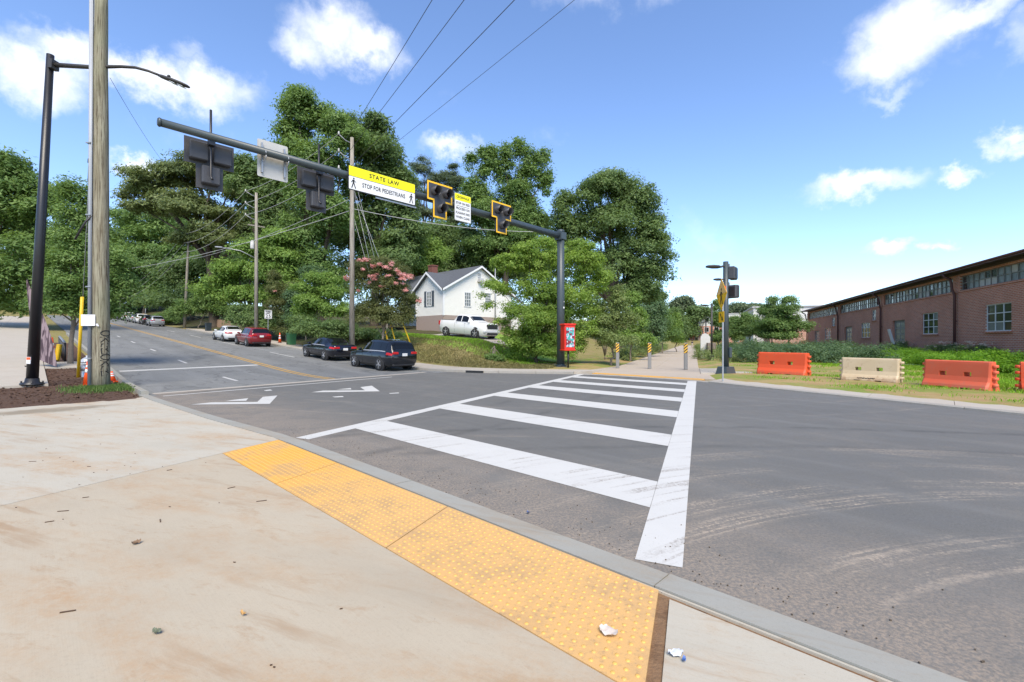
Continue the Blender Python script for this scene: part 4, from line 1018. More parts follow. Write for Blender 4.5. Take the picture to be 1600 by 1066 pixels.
    if detail:
        b = MB(); b.bbox((-L / 2 + .10, 0, .38), (.16, W * .74, .20), .05); b.build('rear_bumper_trim', M['plastic_dk'], o)
        b = MB(); b.bbox((L / 2 - .06, 0, .42), (.14, W * .62, .22), .04); b.build('grille', M['plastic_dk'], o)
        b = MB(); b.bbox((-L / 2 - .01, 0, tz - .10), (.03, .31, .15), .01); b.build('licence_plate', M['plate'], o)
        for sg_ in (1, -1):
            patch('sill_trim', M['plastic_dk'], .22, .78, 1.2, 2.05, sg_, .008, 10, 2)
            for fx in ((.385, .388), (.60, .603)): patch('door_seam', M['plastic_dk'], fx[0], fx[1], 2.2, 4.95, sg_, .003, 1, 6)
            for fx in (.43, .62): p = surf(fx, 4.1, sg_); b = MB(); b.bbox((p.x, p.y + sg_ * .015, p.z), (.2, .035, .035), .012); b.build('door_handle', paint, o)
    return o
def park(o, s, t, rev=False, dz=0.0):
    x, y = st(s, t); a, c = st(s - 1.3, t), st(s + 1.3, t); sl = (h1(*c) - h1(*a)) / 2.6
    o.location = (x, y, (h1(*a) + h1(*c)) / 2 + dz); o.rotation_euler = (0, -math.atan(sl) * (-1 if rev else 1), math.atan2(DY, DX) + (math.pi if rev else 0))
SUV = [(0, .60, .80), (.02, .67, .80), (.055, .90, .70), (.11, .975, .70), (.30, 1.0, .70), (.48, .985, .70), (.56, .93, .68), (.70, .665, .72), (.74, .63, .78), (.93, .55, .76), (.985, .44, .66), (1, .36, .5)]
SED = [(0, .64, .80), (.02, .72, .82), (.13, .755, .76), (.18, .80, .70), (.30, .965, .64), (.42, 1.0, .64), (.52, .985, .64), (.60, .90, .64), (.73, .69, .72), (.78, .655, .78), (.94, .55, .76), (.985, .46, .66), (1, .38, .5)]
HAT = [(0, .58, .82), (.02, .66, .80), (.06, .90, .70), (.12, .97, .70), (.32, 1.0, .70), (.50, .985, .70), (.58, .92, .68), (.70, .68, .72), (.75, .645, .78), (.93, .57, .76), (.985, .46, .66), (1, .38, .5)]
P_nav = car_paint('dark_navy_paint', (.006, .007, .012)); P_char = car_paint('charcoal_paint', (.008, .010, .014))
P_red = car_paint('dark_red_paint', (.16, .012, .016)); P_wht = car_paint('white_paint_car', (.66, .66, .65)); P_sil = car_paint('silver_paint_car', (.42, .43, .45), .25, .3); P_blk = car_paint('black_paint_car', (.012, .012, .013))
def suv(name, p, label, d=True): return make_car(name, p, 4.66, 1.87, 1.66, 2.69, 1.02, .98, SUV, .355, label, detail=d, win=[(.12, .225), (.24, .40), (.415, .60)], ws=(.575, .69), rw=(.028, .075), tailz=.99)
def sedan(name, p, label, d=True): return make_car(name, p, 4.85, 1.84, 1.45, 2.82, .93, .90, SED, .335, label, detail=d, win=[(.235, .40), (.415, .62)], ws=(.60, .715), rw=(.175, .295), tailz=.86)
def hatch(name, p, label, d=True): return make_car(name, p, 4.37, 1.80, 1.60, 2.63, 1.00, .97, HAT, .34, label, detail=d, win=[(.13, .22), (.24, .41), (.425, .61)], ws=(.585, .69), rw=(.03, .08), tailz=.98)
c = suv('parked_suv', P_char, 'dark charcoal SUV parked nearest the crossing, in front of pink crape myrtle'); park(c, 23.1, 13.7)
c = sedan('parked_sedan', P_nav, 'dark navy sedan parked just ahead of the charcoal SUV'); park(c, 29.9, 13.75)
c = hatch('parked_hatchback', P_red, 'dark red hatchback parked beside the speed limit sign'); park(c, 42.8, 13.1)
c = sedan('parked_sedan', P_wht, 'white sedan parked ahead of the dark red hatchback'); park(c, 49.5, 13.1)
for i, (s, fn, p, lab) in enumerate(((86.5, hatch, P_sil, 'silver crossover, first car of the distant row, beside the low bush'), (93.2, hatch, P_blk, 'dark car mostly hidden behind the silver crossover in the distant row'),
                                   (99.5, suv, P_wht, 'white SUV third in the distant row of parked cars'), (106.5, sedan, P_sil, 'pale grey sedan fourth in the distant row of parked cars'),
                                   (114, suv, P_wht, 'white SUV second from the far end of the distant parked row'), (122, suv, P_blk, 'dark SUV at the far end of the distant parked row'))):
    c = fn('parked_car', p, lab, False); park(c, s, 13.1)
# pickup on the terrace
pk = [(0, .70, .93), (.015, .715, .95), (.36, .72, .95), (.365, .74, .9), (.385, .94, .72), (.43, .99, .72), (.50, 1.0, .72), (.60, .985, .72), (.65, .93, .70), (.745, .73, .76), (.79, .69, .84), (.96, .64, .84), (.99, .55, .78), (1, .45, .66)]
tk = make_car('pickup_truck', P_wht, 5.95, 2.03, 1.96, 3.75, 1.30, 1.22, pk, .42, 'white four-door pickup truck parked on the lawn terrace below the house', 'pickup truck', None, True, win=[(.40, .51), (.525, .655)], ws=(.655, .735), rw=None, tailz=1.08, tail='tall')
park(tk, 29.6, 25.9, True, .12)
b = MB(); b.box((-1.95, 0, 1.416), (1.7, 1.55, .03)); b.build('bed_recess_shade', M['plastic_dk'], tk)  # dark panel painting in the shade of the open bed's recess
b = MB(); b.bbox((2.93, 0, .98), (.12, 1.25, .42), .05); b.build('front_grille', M['plastic_dk'], tk)
b = MB(); b.bbox((2.9, 0, .60), (.2, 1.8, .2), .05); b.build('front_bumper', M['lamp_clear'], tk)

# ------------------------------------------------------------------ street furniture on the far side
# bollards with striped heads
t_ = NT('hazard_stripe'); o = t_.obj(); sp = t_.n.new('ShaderNodeSeparateXYZ'); t_.l.new(o, sp.inputs[0])
st_ = t_.math('FRACT', t_.math('MULTIPLY', t_.math('ADD', sp.outputs['Z'], t_.math('MULTIPLY', sp.outputs['X'], -.9)), 6.2))
M['hazard'] = t_.done(t_.mix(t_.math('GREATER_THAN', st_, .52), (.75, .42, .03), (.012, .012, .012)), .5)
M['bollard'] = pm('bollard_grey', (.20, .195, .185), .7, .12, 6)
for i, (u, v, top) in enumerate(((965, 575.5, 535.5), (1015, 576.5, 535.5), (1071.5, 578, 536))):
    x, y = gp(u, v, .034); hgt = (v - top) * y / FPX
    o = empty('bollard', (x, y, .034), R(-15), ['square grey bollard with striped head, at the grass edge of the trail', 'square grey bollard with striped head, standing mid-trail', 'square grey bollard with striped head, nearest the yellow diamond sign'][i], 'bollard', 'three striped bollards across the trail')
    b = MB(); b.bbox((0, 0, hgt / 2), (.19, .19, hgt), .02); b.build('post', M['bollard'], o)
    b = MB(); b.box((0, -.0985, hgt - .30), (.17, .008, .52)); b.box((-.0985, 0, hgt - .30), (.008, .17, .52)); b.build('striped_plate', M['hazard'], o)
# red box on a post
bx, by = gp(889, 575, .1); 
rb = empty('newspaper_box', (bx, by + .35, .1), R(18), 'bright red box with a colourful printed front, on a post behind the mast', 'box')
M['red_box'] = pm('red_enamel', (.62, .022, .012), .4, .08, 4)
t_ = NT('printed_panel'); o = t_.obj()
cc = t_.mix(t_.rng(t_.noise(3.5, 2, .4, o), .47, .5), (.45, .40, .55), (.05, .33, .32)); cc = t_.mix(t_.rng(t_.noise(5.2, 2, .5, t_.vmul(o, (1, 1, 1.3))), .53, .55), cc, (.16, .02, .04)); cc = t_.mix(t_.rng(t_.noise(7, 2, .5, t_.vmul(o, (1.4, 1, .8))), .60, .62), cc, (.62, .62, .66))
M['print'] = t_.done(cc, .35)
b = MB(); b.tube([(0, 0, 0), (0, 0, 1.0)], .055, 10); b.build('post', M['black_metal'], rb)
b = MB(); b.bbox((0, .05, 1.72), (.66, .62, 1.45), .05); bd = b.build('cabinet', M['red_box'], rb)
b = MB(); b.bbox((0, .05, 2.46), (.74, .70, .10), .03); b.build('lid', M['red_box'], rb)
b = MB(); b.bbox((0, .05, 1.0), (.72, .68, .08), .03); b.build('bottom_rim', M['red_box'], rb)
b = MB(); b.box((.0, -.266, 1.73), (.50, .012, 1.12)); b.build('printed_front', M['print'], rb)
# sign and lamp post at the trail mouth
sx, sy = gp(1134, 583.5, .07)
sp_ = empty('signal_post', (sx, sy, .05), R(10), 'dark post with two lamp heads and pedestrian signals behind the yellow diamond', 'signal post')
hp = zat(409, sy) - .05
b = MB(); b.tube([(0, 0, .3), (0, 0, hp)], [.14, .12], 14); b.build('pole', M['mast'], sp_)
b = MB(); b.box((0, 0, .17), (.66, .62, .35), .3, 0, 0, 0, .8); b.build('base', M['mast'], sp_)
def lamp_head(parent, z, reach, ln, sc_):
    b = MB(); b.tube([(0, 0, z), (-reach * .5, -.05, z + .02), (-reach, -.1, z - .03)], .05 * sc_, 8); a = b.build('lamp_arm', M['dark_bronze'], parent)
    b = MB(); V = []; F = []
    for (l, w, h) in ((0, .06, .05), (.15, .16, .08), (.55, .22, .09), (.9, .17, .06), (1.0, .05, .03)):
        for q in range(10): an = 2 * math.pi * q / 10; V.append((-reach - l * ln, -.1 + w * math.cos(an) * sc_, z - .03 + h * math.sin(an) * sc_))
    for i in range(4):
        for q in range(10): F.append((i * 10 + q, i * 10 + (q + 1) % 10, (i + 1) * 10 + (q + 1) % 10, (i + 1) * 10 + q))
    F += [tuple(range(9, -1, -1)), tuple(40 + q for q in range(10))]; b.add(V, F, 0, True); b.build('lamp_head', M['dark_bronze'], a)
lamp_head(sp_, hp - .25, .35, .75, 1.0); lamp_head(sp_, hp - .85, .28, .42, .7)
def ped_head(z, rz, x, y):
    b = MB(); b.bbox((x, y, z), (.58, .32, .62), .05, rz); h_ = b.build('pedestrian_head', M['dark_plastic'], sp_)
    d = Vector((math.sin(rz), -math.cos(rz), 0)); b = MB(); b.box(Vector((x, y, z)) + d * .165, (.44, .012, .44), rz); b.build('lens_face', M['ink'], h_)
    b = MB(); b.box((x * .5, y * .5, z + .25), (.05, .05, .4), .5); b.build('mount', M['galv'], h_)
ped_head(hp - .55, R(40), .36, -.02); ped_head(hp - 1.45, R(-68), .26, -.12)
b = MB(); b.box((-.24, -.22, hp - 1.45), (.16, .10, .5), R(20)); b.build('lit_face', pm('signal_face_red', (.55, .05, .03), .4), sp_)
b = MB(); b.bbox((.12, -.16, 1.02), (.14, .16, .5), .03); b.build('push_button', M['mast'], sp_)
wx, wy = gp(1128.5, 595.5, .07)
ws_ = empty('warning_sign', (wx, wy, .05), R(-97), 'yellow diamond pedestrian warning sign with arrow plaque, seen almost edge-on', 'sign')
hq = zat(437, wy); 
b = MB(); b.box((0, .02, hq / 2 - .1), (.055, .045, hq - .1)); b.build('post', M['galv'], ws_)
cz_ = (zat(437, wy) + zat(487, wy)) / 2; hd = (zat(437, wy) - zat(487, wy)) / 2
WF = Matrix.Translation((0, -.03, 0))
b = MB(); b.plate([(0, cz_ + hd), (hd, cz_), (0, cz_ - hd), (-hd, cz_)], WF, .008); dm = b.build('diamond', M['warn_yellow'], ws_)
b = MB(); b.plate([(0, cz_ + hd * .95), (hd * .93, cz_ + .02), (-hd * .93, cz_ + .02)], Matrix.Translation((0, -.0365, 0)), .003); b.build('faded_half', M['warn_orange'], dm)
walker(dm, 0, cz_ - .08, .62, M['ink'], Matrix.Translation((0, -.0395, 0)))
b = MB(); b.plate(rrect(.60, .42, .03, cz=cz_ - hd - .26), WF, .008); pq_ = b.build('arrow_plaque', M['warn_yellow'], ws_)
b = MB(); zc = cz_ - hd - .26; b.plate([(-.18, zc + .12), (-.10, zc + .15), (.08, zc - .05), (.14, zc + .02), (.19, zc - .15), (0, zc - .12), (.04, zc - .07)], Matrix.Translation((0, -.0365, 0)), .003); b.build('arrow', M['ink'], pq_)
# trail lamps
def trail_lamp(x, y, hgt, label):
    o = empty('trail_lamp', (x, y, .02), R(10), label, 'lamp', 'lamp posts along the trail')
    b = MB(); b.tube([(0, 0, .4), (0, 0, hgt)], .075, 10); b.build('pole', M['dark_bronze'], o)
    b = MB(); b.bbox((0, 0, .22), (.26, .26, .42), .03); b.box((0, 0, .02), (.5, .4, .04)); b.build('base', M['dark_bronze'], o); lamp_head(o, hgt - .12, .35, .7, .8)
x, y = gp(1112, 564, .02); trail_lamp(x, y, zat(475, y), 'tallest dark trail lamp, standing just beyond the diamond sign')
for u, Yd, v1, lab in ((1103, 55, 503, 'second dark trail lamp, beyond the stone pillar'), (1098, 85, 517, 'third trail lamp, small among the verge plants'), (1095, 118, 523, 'smallest trail lamp farthest down the trail')):
    x, y = at(u, Yd); trail_lamp(x, y, zat(v1, Yd), lab)
# stone pillar with panel
x, y = at(1106, 42.5)
pi_ = empty('trail_marker', (x, y, .0), R(-12), 'squat stone trail marker with a pale rounded panel beside the lamp', 'marker')
b = MB(); b.bbox((.25, -.2, .7), (.72, .6, 1.5), .03); b.build('stone_block', pm('marker_stone', (.19, .15, .12), .85, .3, 9, bump=.4, bscale=12), pi_)
b = MB(); b.plate([(-.5, 0), (.35, 0), (.35, 2.0), (.15, 2.25), (-.1, 2.35), (-.35, 2.25), (-.5, 2.0)], Matrix.Translation((-.1, .25, 0)), .14); b.build('panel', pm('marker_panel', (.50, .49, .46), .7, .1), pi_)
# far walker on the trail
px_, py_ = at(1081.5, 96)
pe = empty('person', (px_, py_, .034), R(-160), 'distant person in a dark top and pale shorts walking on the trail', 'person')
J_ = {'pelvis': (0, 0, .93), 'chest': (0, .01, 1.32), 'neck': (0, .01, 1.48), 'head': (0, -.01, 1.62), 'top': (0, 0, 1.72), 'ls': (.17, .01, 1.40), 'le': (.24, .03, 1.13), 'lh': (.25, -.06, .90), 'rs': (-.17, .01, 1.40), 're': (-.24, .05, 1.13), 'rh': (-.24, .08, .88),
      'lp': (.10, 0, .88), 'lk': (.11, -.14, .50), 'la': (.11, -.16, .09), 'lt': (.11, -.30, .05), 'rp': (-.10, 0, .88), 'rk': (-.11, .06, .48), 'ra': (-.11, .28, .12), 'rt': (-.11, .20, .03)}
RD = {'pelvis': .15, 'chest': .155, 'neck': .06, 'head': .095, 'top': .07, 'ls': .07, 'le': .045, 'lh': .04, 'rs': .07, 're': .045, 'rh': .04, 'lp': .10, 'lk': .065, 'la': .045, 'lt': .04, 'rp': .10, 'rk': .065, 'ra': .045, 'rt': .04}
ED = [('pelvis', 'chest'), ('chest', 'neck'), ('neck', 'head'), ('head', 'top'), ('chest', 'ls'), ('ls', 'le'), ('le', 'lh'), ('chest', 'rs'), ('rs', 're'), ('re', 'rh'), ('pelvis', 'lp'), ('lp', 'lk'), ('lk', 'la'), ('la', 'lt'), ('pelvis', 'rp'), ('rp', 'rk'), ('rk', 'ra'), ('ra', 'rt')]
ks = list(J_); me = bpy.data.meshes.new('body'); me.from_pydata([J_[k] for k in ks], [(ks.index(a), ks.index(b_)) for a, b_ in ED], [])
tmp = bpy.data.objects.new('body', me); COL.objects.link(tmp); tmp.modifiers.new('skin', 'SKIN')
for i, k in enumerate(ks): me.skin_vertices[0].data[i].radius = (RD[k], RD[k] * .8)
me.skin_vertices[0].data[0].use_root = True; sb_ = tmp.modifiers.new('sub', 'SUBSURF'); sb_.levels = 1; sb_.render_levels = 1
bpy.context.view_layer.update(); bm_ = bpy.data.meshes.new_from_object(tmp.evaluated_get(bpy.context.evaluated_depsgraph_get())); bpy.data.objects.remove(tmp)
bm_.materials.clear()
for m_ in (M['skin'], pm('dark_shirt', (.03, .03, .04), .8), pm('pale_shorts', (.45, .40, .33), .8)): bm_.materials.append(m_)
for p in bm_.polygons:
    z = p.center.z; p.material_index = 1 if 1.0 < z < 1.46 and (z > 1.12) else (2 if .55 < z <= 1.12 and abs(p.center.x) < .21 else 0); p.use_smooth = True
link('body', bm_, pe)
b = MB(); b.lathe([(.09, 1.60), (.105, 1.66), (.09, 1.73), (.03, 1.76)], c=(0, .015, 0), n=10); b.build('hair', pm('dark_hair', (.02, .014, .01), .8), pe)

# ------------------------------------------------------------------ water-filled barriers
def barrier_mat(name, a, b_, dirt):
    t = NT(name); o = t.obj(); c = t.mix(t.noise(1.6, 5, .6, o), a, b_); c = t.mix(t.rng(t.noise(3, 7, .7, o), .54, .72, 0, .75), c, dirt)
    sp = t.n.new('ShaderNodeSeparateXYZ'); t.l.new(o, sp.inputs[0]); c = t.mix(t.math('MULTIPLY', t.rng(sp.outputs['Z'], .0, .30, .8, 0), t.rng(t.noise(5, 5, .7, o), .35, .6)), c, dirt)
    t.bump(t.noise(20, 4, .6, o), .15, .01); return t.done(c, .55)
M['bar_or'] = barrier_mat('barrier_orange', (.62, .065, .016), (.70, .10, .025), (.42, .11, .05)); M['bar_cr'] = barrier_mat('barrier_cream', (.46, .34, .19), (.56, .46, .32), (.28, .16, .08)); M['bar_pk'] = barrier_mat('barrier_faded', (.62, .085, .03), (.64, .13, .06), (.45, .14, .08))
def barrier(a, c, hgt, mat, label):
    a = Vector(a); c = Vector(c); L = (c - a).length; ang = math.atan2(c.y - a.y, c.x - a.x); zz = h1(*((a + c) / 2)) + .06
    o = empty('road_barrier', ((a.x + c.x) / 2, (a.y + c.y) / 2, zz), ang, label, 'road barrier', 'water-filled barriers lined up on the verge')
    xs = [-.5, -.47, -.245, -.135, .125, .235, .47, .5]; zs = [0, .07, .16, .30, .46, .61, .90, .97, 1.0]; th = [.30, .30, .275, .19, .15, .14, .12, .11, .075]
    xs = [x * L for x in xs]; V = []; F = []; hole = lambda i, j: i in (2, 4) and j == 4
    foot = lambda i, j: i in (2, 4) and j == 0
    nxx, nzz = len(xs), len(zs)
    for sgn in (-1, 1):
        for j, z in enumerate(zs):
            for i, x in enumerate(xs):
                e = .8 if i in (0, nxx - 1) else 1; V.append((x, sgn * th[j] * e, z * hgt))
    I = lambda sgn, i, j: (0 if sgn < 0 else nxx * nzz) + j * nxx + i
    for j in range(nzz - 1):
        for i in range(nxx - 1):
            q = [(i, j), (i + 1, j), (i + 1, j + 1), (i, j + 1)]
            if hole(i, j) or foot(i, j):
                for k in range(4):
                    if foot(i, j) and k == 0: continue
                    A, B = q[k], q[(k + 1) % 4]; F.append((I(-1, *A), I(1, *A), I(1, *B), I(-1, *B))[::-1])
                continue
            F.append(tuple(I(-1, *p) for p in q)); F.append(tuple(I(1, *p) for p in q[::-1]))
    for j in range(nzz - 1): F.append((I(-1, 0, j), I(-1, 0, j + 1), I(1, 0, j + 1), I(1, 0, j))); F.append((I(-1, nxx - 1, j), I(1, nxx - 1, j), I(1, nxx - 1, j + 1), I(-1, nxx - 1, j + 1)))
    for i in range(nxx - 1): F.append((I(-1, i, nzz - 1), I(-1, i + 1, nzz - 1), I(1, i + 1, nzz - 1), I(1, i, nzz - 1)))
    b = MB(); b.add(V, F); b.build('shell', mat, o)
    for sg_ in (-1, 1):
        for k, z in enumerate((.2, .42, .64, .84)):
            b = MB(); b.lathe([(.075, -.045), (.085, -.03), (.085, .03), (.075, .045)], c=(sg_ * (L / 2 + .03), 0, z * hgt), n=12); b.build('hinge_knuckle', mat, o)
    return o
bo = barrier(gp(1187, 583.5, .06), gp(1263, 588.5, .06), 1.03, M['bar_or'], 'bright orange barrier nearest the trail, beside the young trees')
bc_ = barrier(gp(1317, 593.5, .06), gp(1407, 599, .06), .90, M['bar_cr'], 'dirty cream barrier between two orange ones')
text_part('YODOCK', .13, M['ink'], bc_, Matrix.Translation((-.05, -.285, .10)), 1.0, .006)
barrier(gp(1448, 603, .06), gp(1553, 612, .06), .92, M['bar_pk'], 'faded orange barrier in front of the bright green hedge')
barrier(gp(1594, 612, .06), (gp(1594, 612, .06)[0] + 1.9, gp(1594, 612, .06)[1] - 1.5), .92, M['bar_or'], 'orange barrier cut off by the frame edge')

# bins, sign, mailbox, fence at the far kerb
def bin_(x, y, mat, label, rz=0.3, h=1.08):
    o = empty('wheelie_bin', (x, y, h1(x, y) + .1), rz, label, 'bin'); b = MB(); b.box((0, 0, h * .45), (.52, .60, h * .9), 0, 0, 0, 0, 1.18); b.build('body', mat, o)
    b = MB(); b.bbox((0, .02, h * .94), (.68, .76, .09), .03); b.build('lid', mat, o); b = MB(); b.tube([(-.25, .36, h * .86), (.25, .36, h * .86)], .025, 6); b.build('handle', mat, o)
    for sx_ in (-.25, .25): b = MB(); b.lathe([(.11, -.03), (.11, .03)], c=(sx_, .30, .11), n=12, M=Matrix.Rotation(R(90), 3, 'Y')); b.build('wheel', M['rubber'], o)
bin_(*st(41.5, 15.8), pm('green_bin', (.035, .14, .06), .5, .12), 'green wheeled bin on the verge between the navy sedan and an orange cone', RZ)
bin_(*st(68.5, 15.8), pm('navy_bin', (.012, .022, .030), .5, .12), 'dark wheeled bin beyond the white sedan', RZ)
x, y = st(44.2, 15.8); cone(x, y, h1(x, y) + .1, .95, 'orange cone between the red hatchback and the green bin', True)
x, y = st(46.0, 15.4)
sl_ = empty('speed_limit_sign', (x, y, h1(x, y)), RZ, 'white SPEED LIMIT 25 sign on a post above the red hatchback', 'sign')
b = MB(); b.box((0, 0, 1.55), (.06, .05, 3.1)); b.build('post', M['galv'], sl_)
b = MB(); b.plate(rrect(.66, .82, .05, cz=2.68), Matrix.Translation((0, -.045, 0)), .01); bd = b.build('board', M['sign_white'], sl_)
b = MB(); pol = rrect(.62, .78, .04, cz=2.68); pin = rrect(.585, .745, .03, cz=2.68); n = len(pol); b.add([(p[0], -.0525, p[1]) for p in pol] + [(p[0], -.0525, p[1]) for p in pin], [(i, (i + 1) % n, n + (i + 1) % n, n + i) for i in range(n)]); b.build('border', M['ink'], bd)
for tx, z, s_ in (('SPEED', 2.95, .17), ('LIMIT', 2.79, .17)): text_part(tx, s_, M['ink'], sl_, Matrix.Translation((0, -.054, z)), 1.05, .008)
for tx, x_ in (('2', -.125), ('5', .125)): text_part(tx, .42, M['ink'], sl_, Matrix.Translation((x_, -.054, 2.50)), 1, .008, 'numeral')
x, y = st(116, 16.0)
yw = empty('curve_warning_sign', (x, y, h1(x, y)), RZ, 'small yellow diamond sign far up the street', 'sign'); b = MB(); b.tube([(0, 0, 0), (0, 0, 3.2)], .04, 6); b.build('post', M['galv'], yw)
b = MB(); b.plate([(0, 4.3), (.75, 3.55), (0, 2.8), (-.75, 3.55)], Matrix.Translation((0, -.05, 0)), .012); b.build('diamond', M['warn_yellow'], yw)
fx = empty('board_fence', (*st(74, 18.6), hst(74, 18.6)), 0, 'low tan board fence behind the dark bin', 'fence')
M['fence'] = pm('fence_board', (.30, .19, .12), .85, .2, 5)
for i in range(26):
    b = MB(); xx, yy = (DX * (i * .34 - 4.4), DY * (i * .34 - 4.4)); b.box((xx, yy, .6 + .02 * (i % 3) + .06 * (DX * xx + DY * yy)), (.30, .03, 1.15), math.atan2(DY, DX)); b.build('board', M['fence'], fx)
x, y = st(83, 16); mb_ = empty('mailbox', (x, y, h1(x, y)), RZ, 'dark mailbox on a timber post beside the distant bush', 'mailbox')
b = MB(); b.box((0, 0, .55), (.12, .12, 1.1)); b.build('post', M['pole_grey'], mb_); b = MB(); b.bbox((0, -.1, 1.25), (.28, .55, .32), .08); b.build('box', M['black_metal'], mb_)
# storm drain mouth in the far kerb
x, y = st(17.3, tf(17.3) + .0)
b = MB(); b.box((x, y, .055), (.95, .22, .11), math.atan2(st(18, tf(18))[1] - st(16.6, tf(16.6))[1], st(18, tf(18))[0] - st(16.6, tf(16.6))[0])); tag(b.build('drain_mouth', M['ink']), 'dark storm drain mouth in the far kerb behind the SUV', 'drain')
# ------------------------------------------------------------------ buildings
t_ = NT('red_brick'); p = t_.pos(); P_ = t_.dot(p, (EX, EY, 0)); sp = t_.n.new('ShaderNodeSeparateXYZ'); t_.l.new(p, sp.inputs[0])
bt = t_.n.new('ShaderNodeTexBrick'); t_.l.new(t_.comb(P_, sp.outputs['Z']), bt.inputs['Vector'])
bt.inputs['Scale'].default_value = 1.0; bt.inputs['Brick Width'].default_value = .30; bt.inputs['Row Height'].default_value = .10; bt.inputs['Mortar Size'].default_value = .012; bt.inputs['Mortar Smooth'].default_value = .3
bt.inputs['Color1'].default_value = (.50, .175, .095, 1); bt.inputs['Color2'].default_value = (.38, .130, .075, 1); bt.inputs['Mortar'].default_value = (.58, .48, .42, 1); bt.inputs['Bias'].default_value = -.1
c = t_.mix(t_.rng(t_.noise(.5, 5, .6), .35, .7, 0, .35), bt.outputs['Color'], (.31, .135, .09)); c = t_.mix(t_.rng(t_.noise(2.5, 6, .7), .55, .75, 0, .35), c, (.36, .20, .16))
t_.bump(bt.outputs['Fac'], -.5, .01); M['brick'] = t_.done(c, .88, 0, .25)
M['roof_dk'] = pm('roof_dark', (.06, .04, .038), .7, .2, 3); M['downpipe'] = pm('downpipe', (.085, .032, .032), .5, .15, 4)
M['win_white'] = pm('window_white', (.62, .62, .60), .55, .06); M['glass_dk'] = pm('glass_dark', (.02, .024, .026), .08, .3, 2, spec=.8); M['glass_mid'] = pm('glass_dull', (.13, .15, .15), .25, .3, 2); M['glass_pale'] = pm('glass_painted', (.42, .42, .40), .5, .12, 4)
M['steel_grey'] = pm('steel_frame', (.20, .20, .19), .6, .15, 5)
Q = 17.0; PA, PB = 20.0, 86.0; WH = 6.2
bb = empty('brick_warehouse', (*pq(PA, Q), 0), math.atan2(EY, EX), 'long low red brick warehouse with a band of high windows under dark eaves', 'building')
# local x along the wall (away), local y outward to the trail side = +y; z up
def upos(u, q=Q): r = (u - 800) / FPX; return q * (.928 + .372 * r) / (.928 * r - .372)
def ydep(u, q=Q): return .928 * upos(u, q) - .372 * q
def zz(u, v): return zat(v, ydep(u))
ops = []          # openings: (x0, x1, z0, z1, kind)
for (u0, u1, v0, v1) in ((1540, 1580.5, 474.5, 517.5), (1441, 1465.5, 489, 522), (1345.5, 1359.5, 504.5, 527.6), (1289, 1298, 513, 530)):
    ops.append((upos(u1) - PA, upos(u0) - PA, zz((u0 + u1) / 2, v1), zz((u0 + u1) / 2, v0), 'window'))
for (u0, u1, v0, v1) in ((1362.5, 1368.5, 485, 501), (1300, 1304.5, 497, 510)): ops.append((upos(u1) - PA, upos(u0) - PA, zz(u0, v1), zz(u0, v0), 'slit'))
for (u0, u1, v0) in ((1394.5, 1414, 500.5), (1319.5, 1331, 510.5), (1273, 1280, 517)): ops.append((upos(u1) - PA, upos(u0) - PA, 0.0, zz((u0 + u1) / 2, v0), 'door'))
ops.append((3.0, 5.0, 2.24, 3.85, 'window')); CL0, CL1 = 5.08, 6.06
spouts = [upos(u) - PA for u in (1496, 1379, 1311.5)] + [2.0, PB - PA - .2]; Lw = PB - PA
bays = sorted(spouts)
edges = [0] + bays[:-1] + [Lw]
for i in range(len(edges) - 1):
    a, c = edges[i] + .55, edges[i + 1] - .45
    if c - a > 1: ops.append((a, c, CL0, CL1, 'clere'))
X_ = sorted(set([0, Lw] + [o[0] for o in ops] + [o[1] for o in ops])); Z_ = sorted(set([-.3, WH] + [o[2] for o in ops] + [o[3] for o in ops]))
wm = MB()
for i in range(len(X_) - 1):
    for j in range(len(Z_) - 1):
        xc, zc = (X_[i] + X_[i + 1]) / 2, (Z_[j] + Z_[j + 1]) / 2
        if any(o[0] < xc < o[1] and o[2] < zc < o[3] for o in ops): continue
        wm.add([(X_[i], 0, Z_[j]), (X_[i + 1], 0, Z_[j]), (X_[i + 1], 0, Z_[j + 1]), (X_[i], 0, Z_[j + 1])], [(3, 2, 1, 0)])
for (a, c, z0, z1, k) in ops:
    d = -.28
    wm.add([(a, 0, z0), (c, 0, z0), (c, 0, z1), (a, 0, z1), (a, d, z0), (c, d, z0), (c, d, z1), (a, d, z1)], [(0, 1, 5, 4), (2, 3, 7, 6), (1, 2, 6, 5), (3, 0, 4, 7)])
DB = 22.0
wm.add([(0, 0, -.3), (0, -DB, -.3), (0, -DB, WH), (0, 0, WH), (Lw, 0, -.3), (Lw, -DB, -.3), (Lw, -DB, WH), (Lw, 0, WH)], [(0, 1, 2, 3), (7, 6, 5, 4), (1, 5, 6, 2)])
wm.build('wall', M['brick'], bb)
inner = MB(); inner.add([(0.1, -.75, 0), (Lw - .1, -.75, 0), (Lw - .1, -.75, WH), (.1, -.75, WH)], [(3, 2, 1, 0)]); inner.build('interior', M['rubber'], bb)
b = MB(); b.box((Lw / 2, -DB / 2 + .1, WH + .20), (Lw + 1.0, DB + 1.3, .10)); b.add([(-.5, .74, WH + .26), (Lw + .5, .74, WH + .26), (Lw + .5, -DB / 2, WH + 1.1), (-.5, -DB / 2, WH + 1.1), (-.5, -DB, WH + .36), (Lw + .5, -DB, WH + .36)], [(0, 1, 2, 3), (3, 2, 5, 4), (0, 3, 4), (1, 5, 2)]); rf = b.build('roof', M['roof_dk'], bb)
b = MB(); b.box((Lw / 2, .79, WH + .19), (Lw + 1.0, .06, .20)); b.tube([(-.5, .85, WH + .22), (Lw + .5, .85, WH + .22)], .07, 8); b.build('gutter', M['downpipe'], rf)
b = MB(); b.box((Lw / 2, -.1, WH + .07), (Lw, .3, .14)); b.build('soffit', M['roof_dk'], rf)
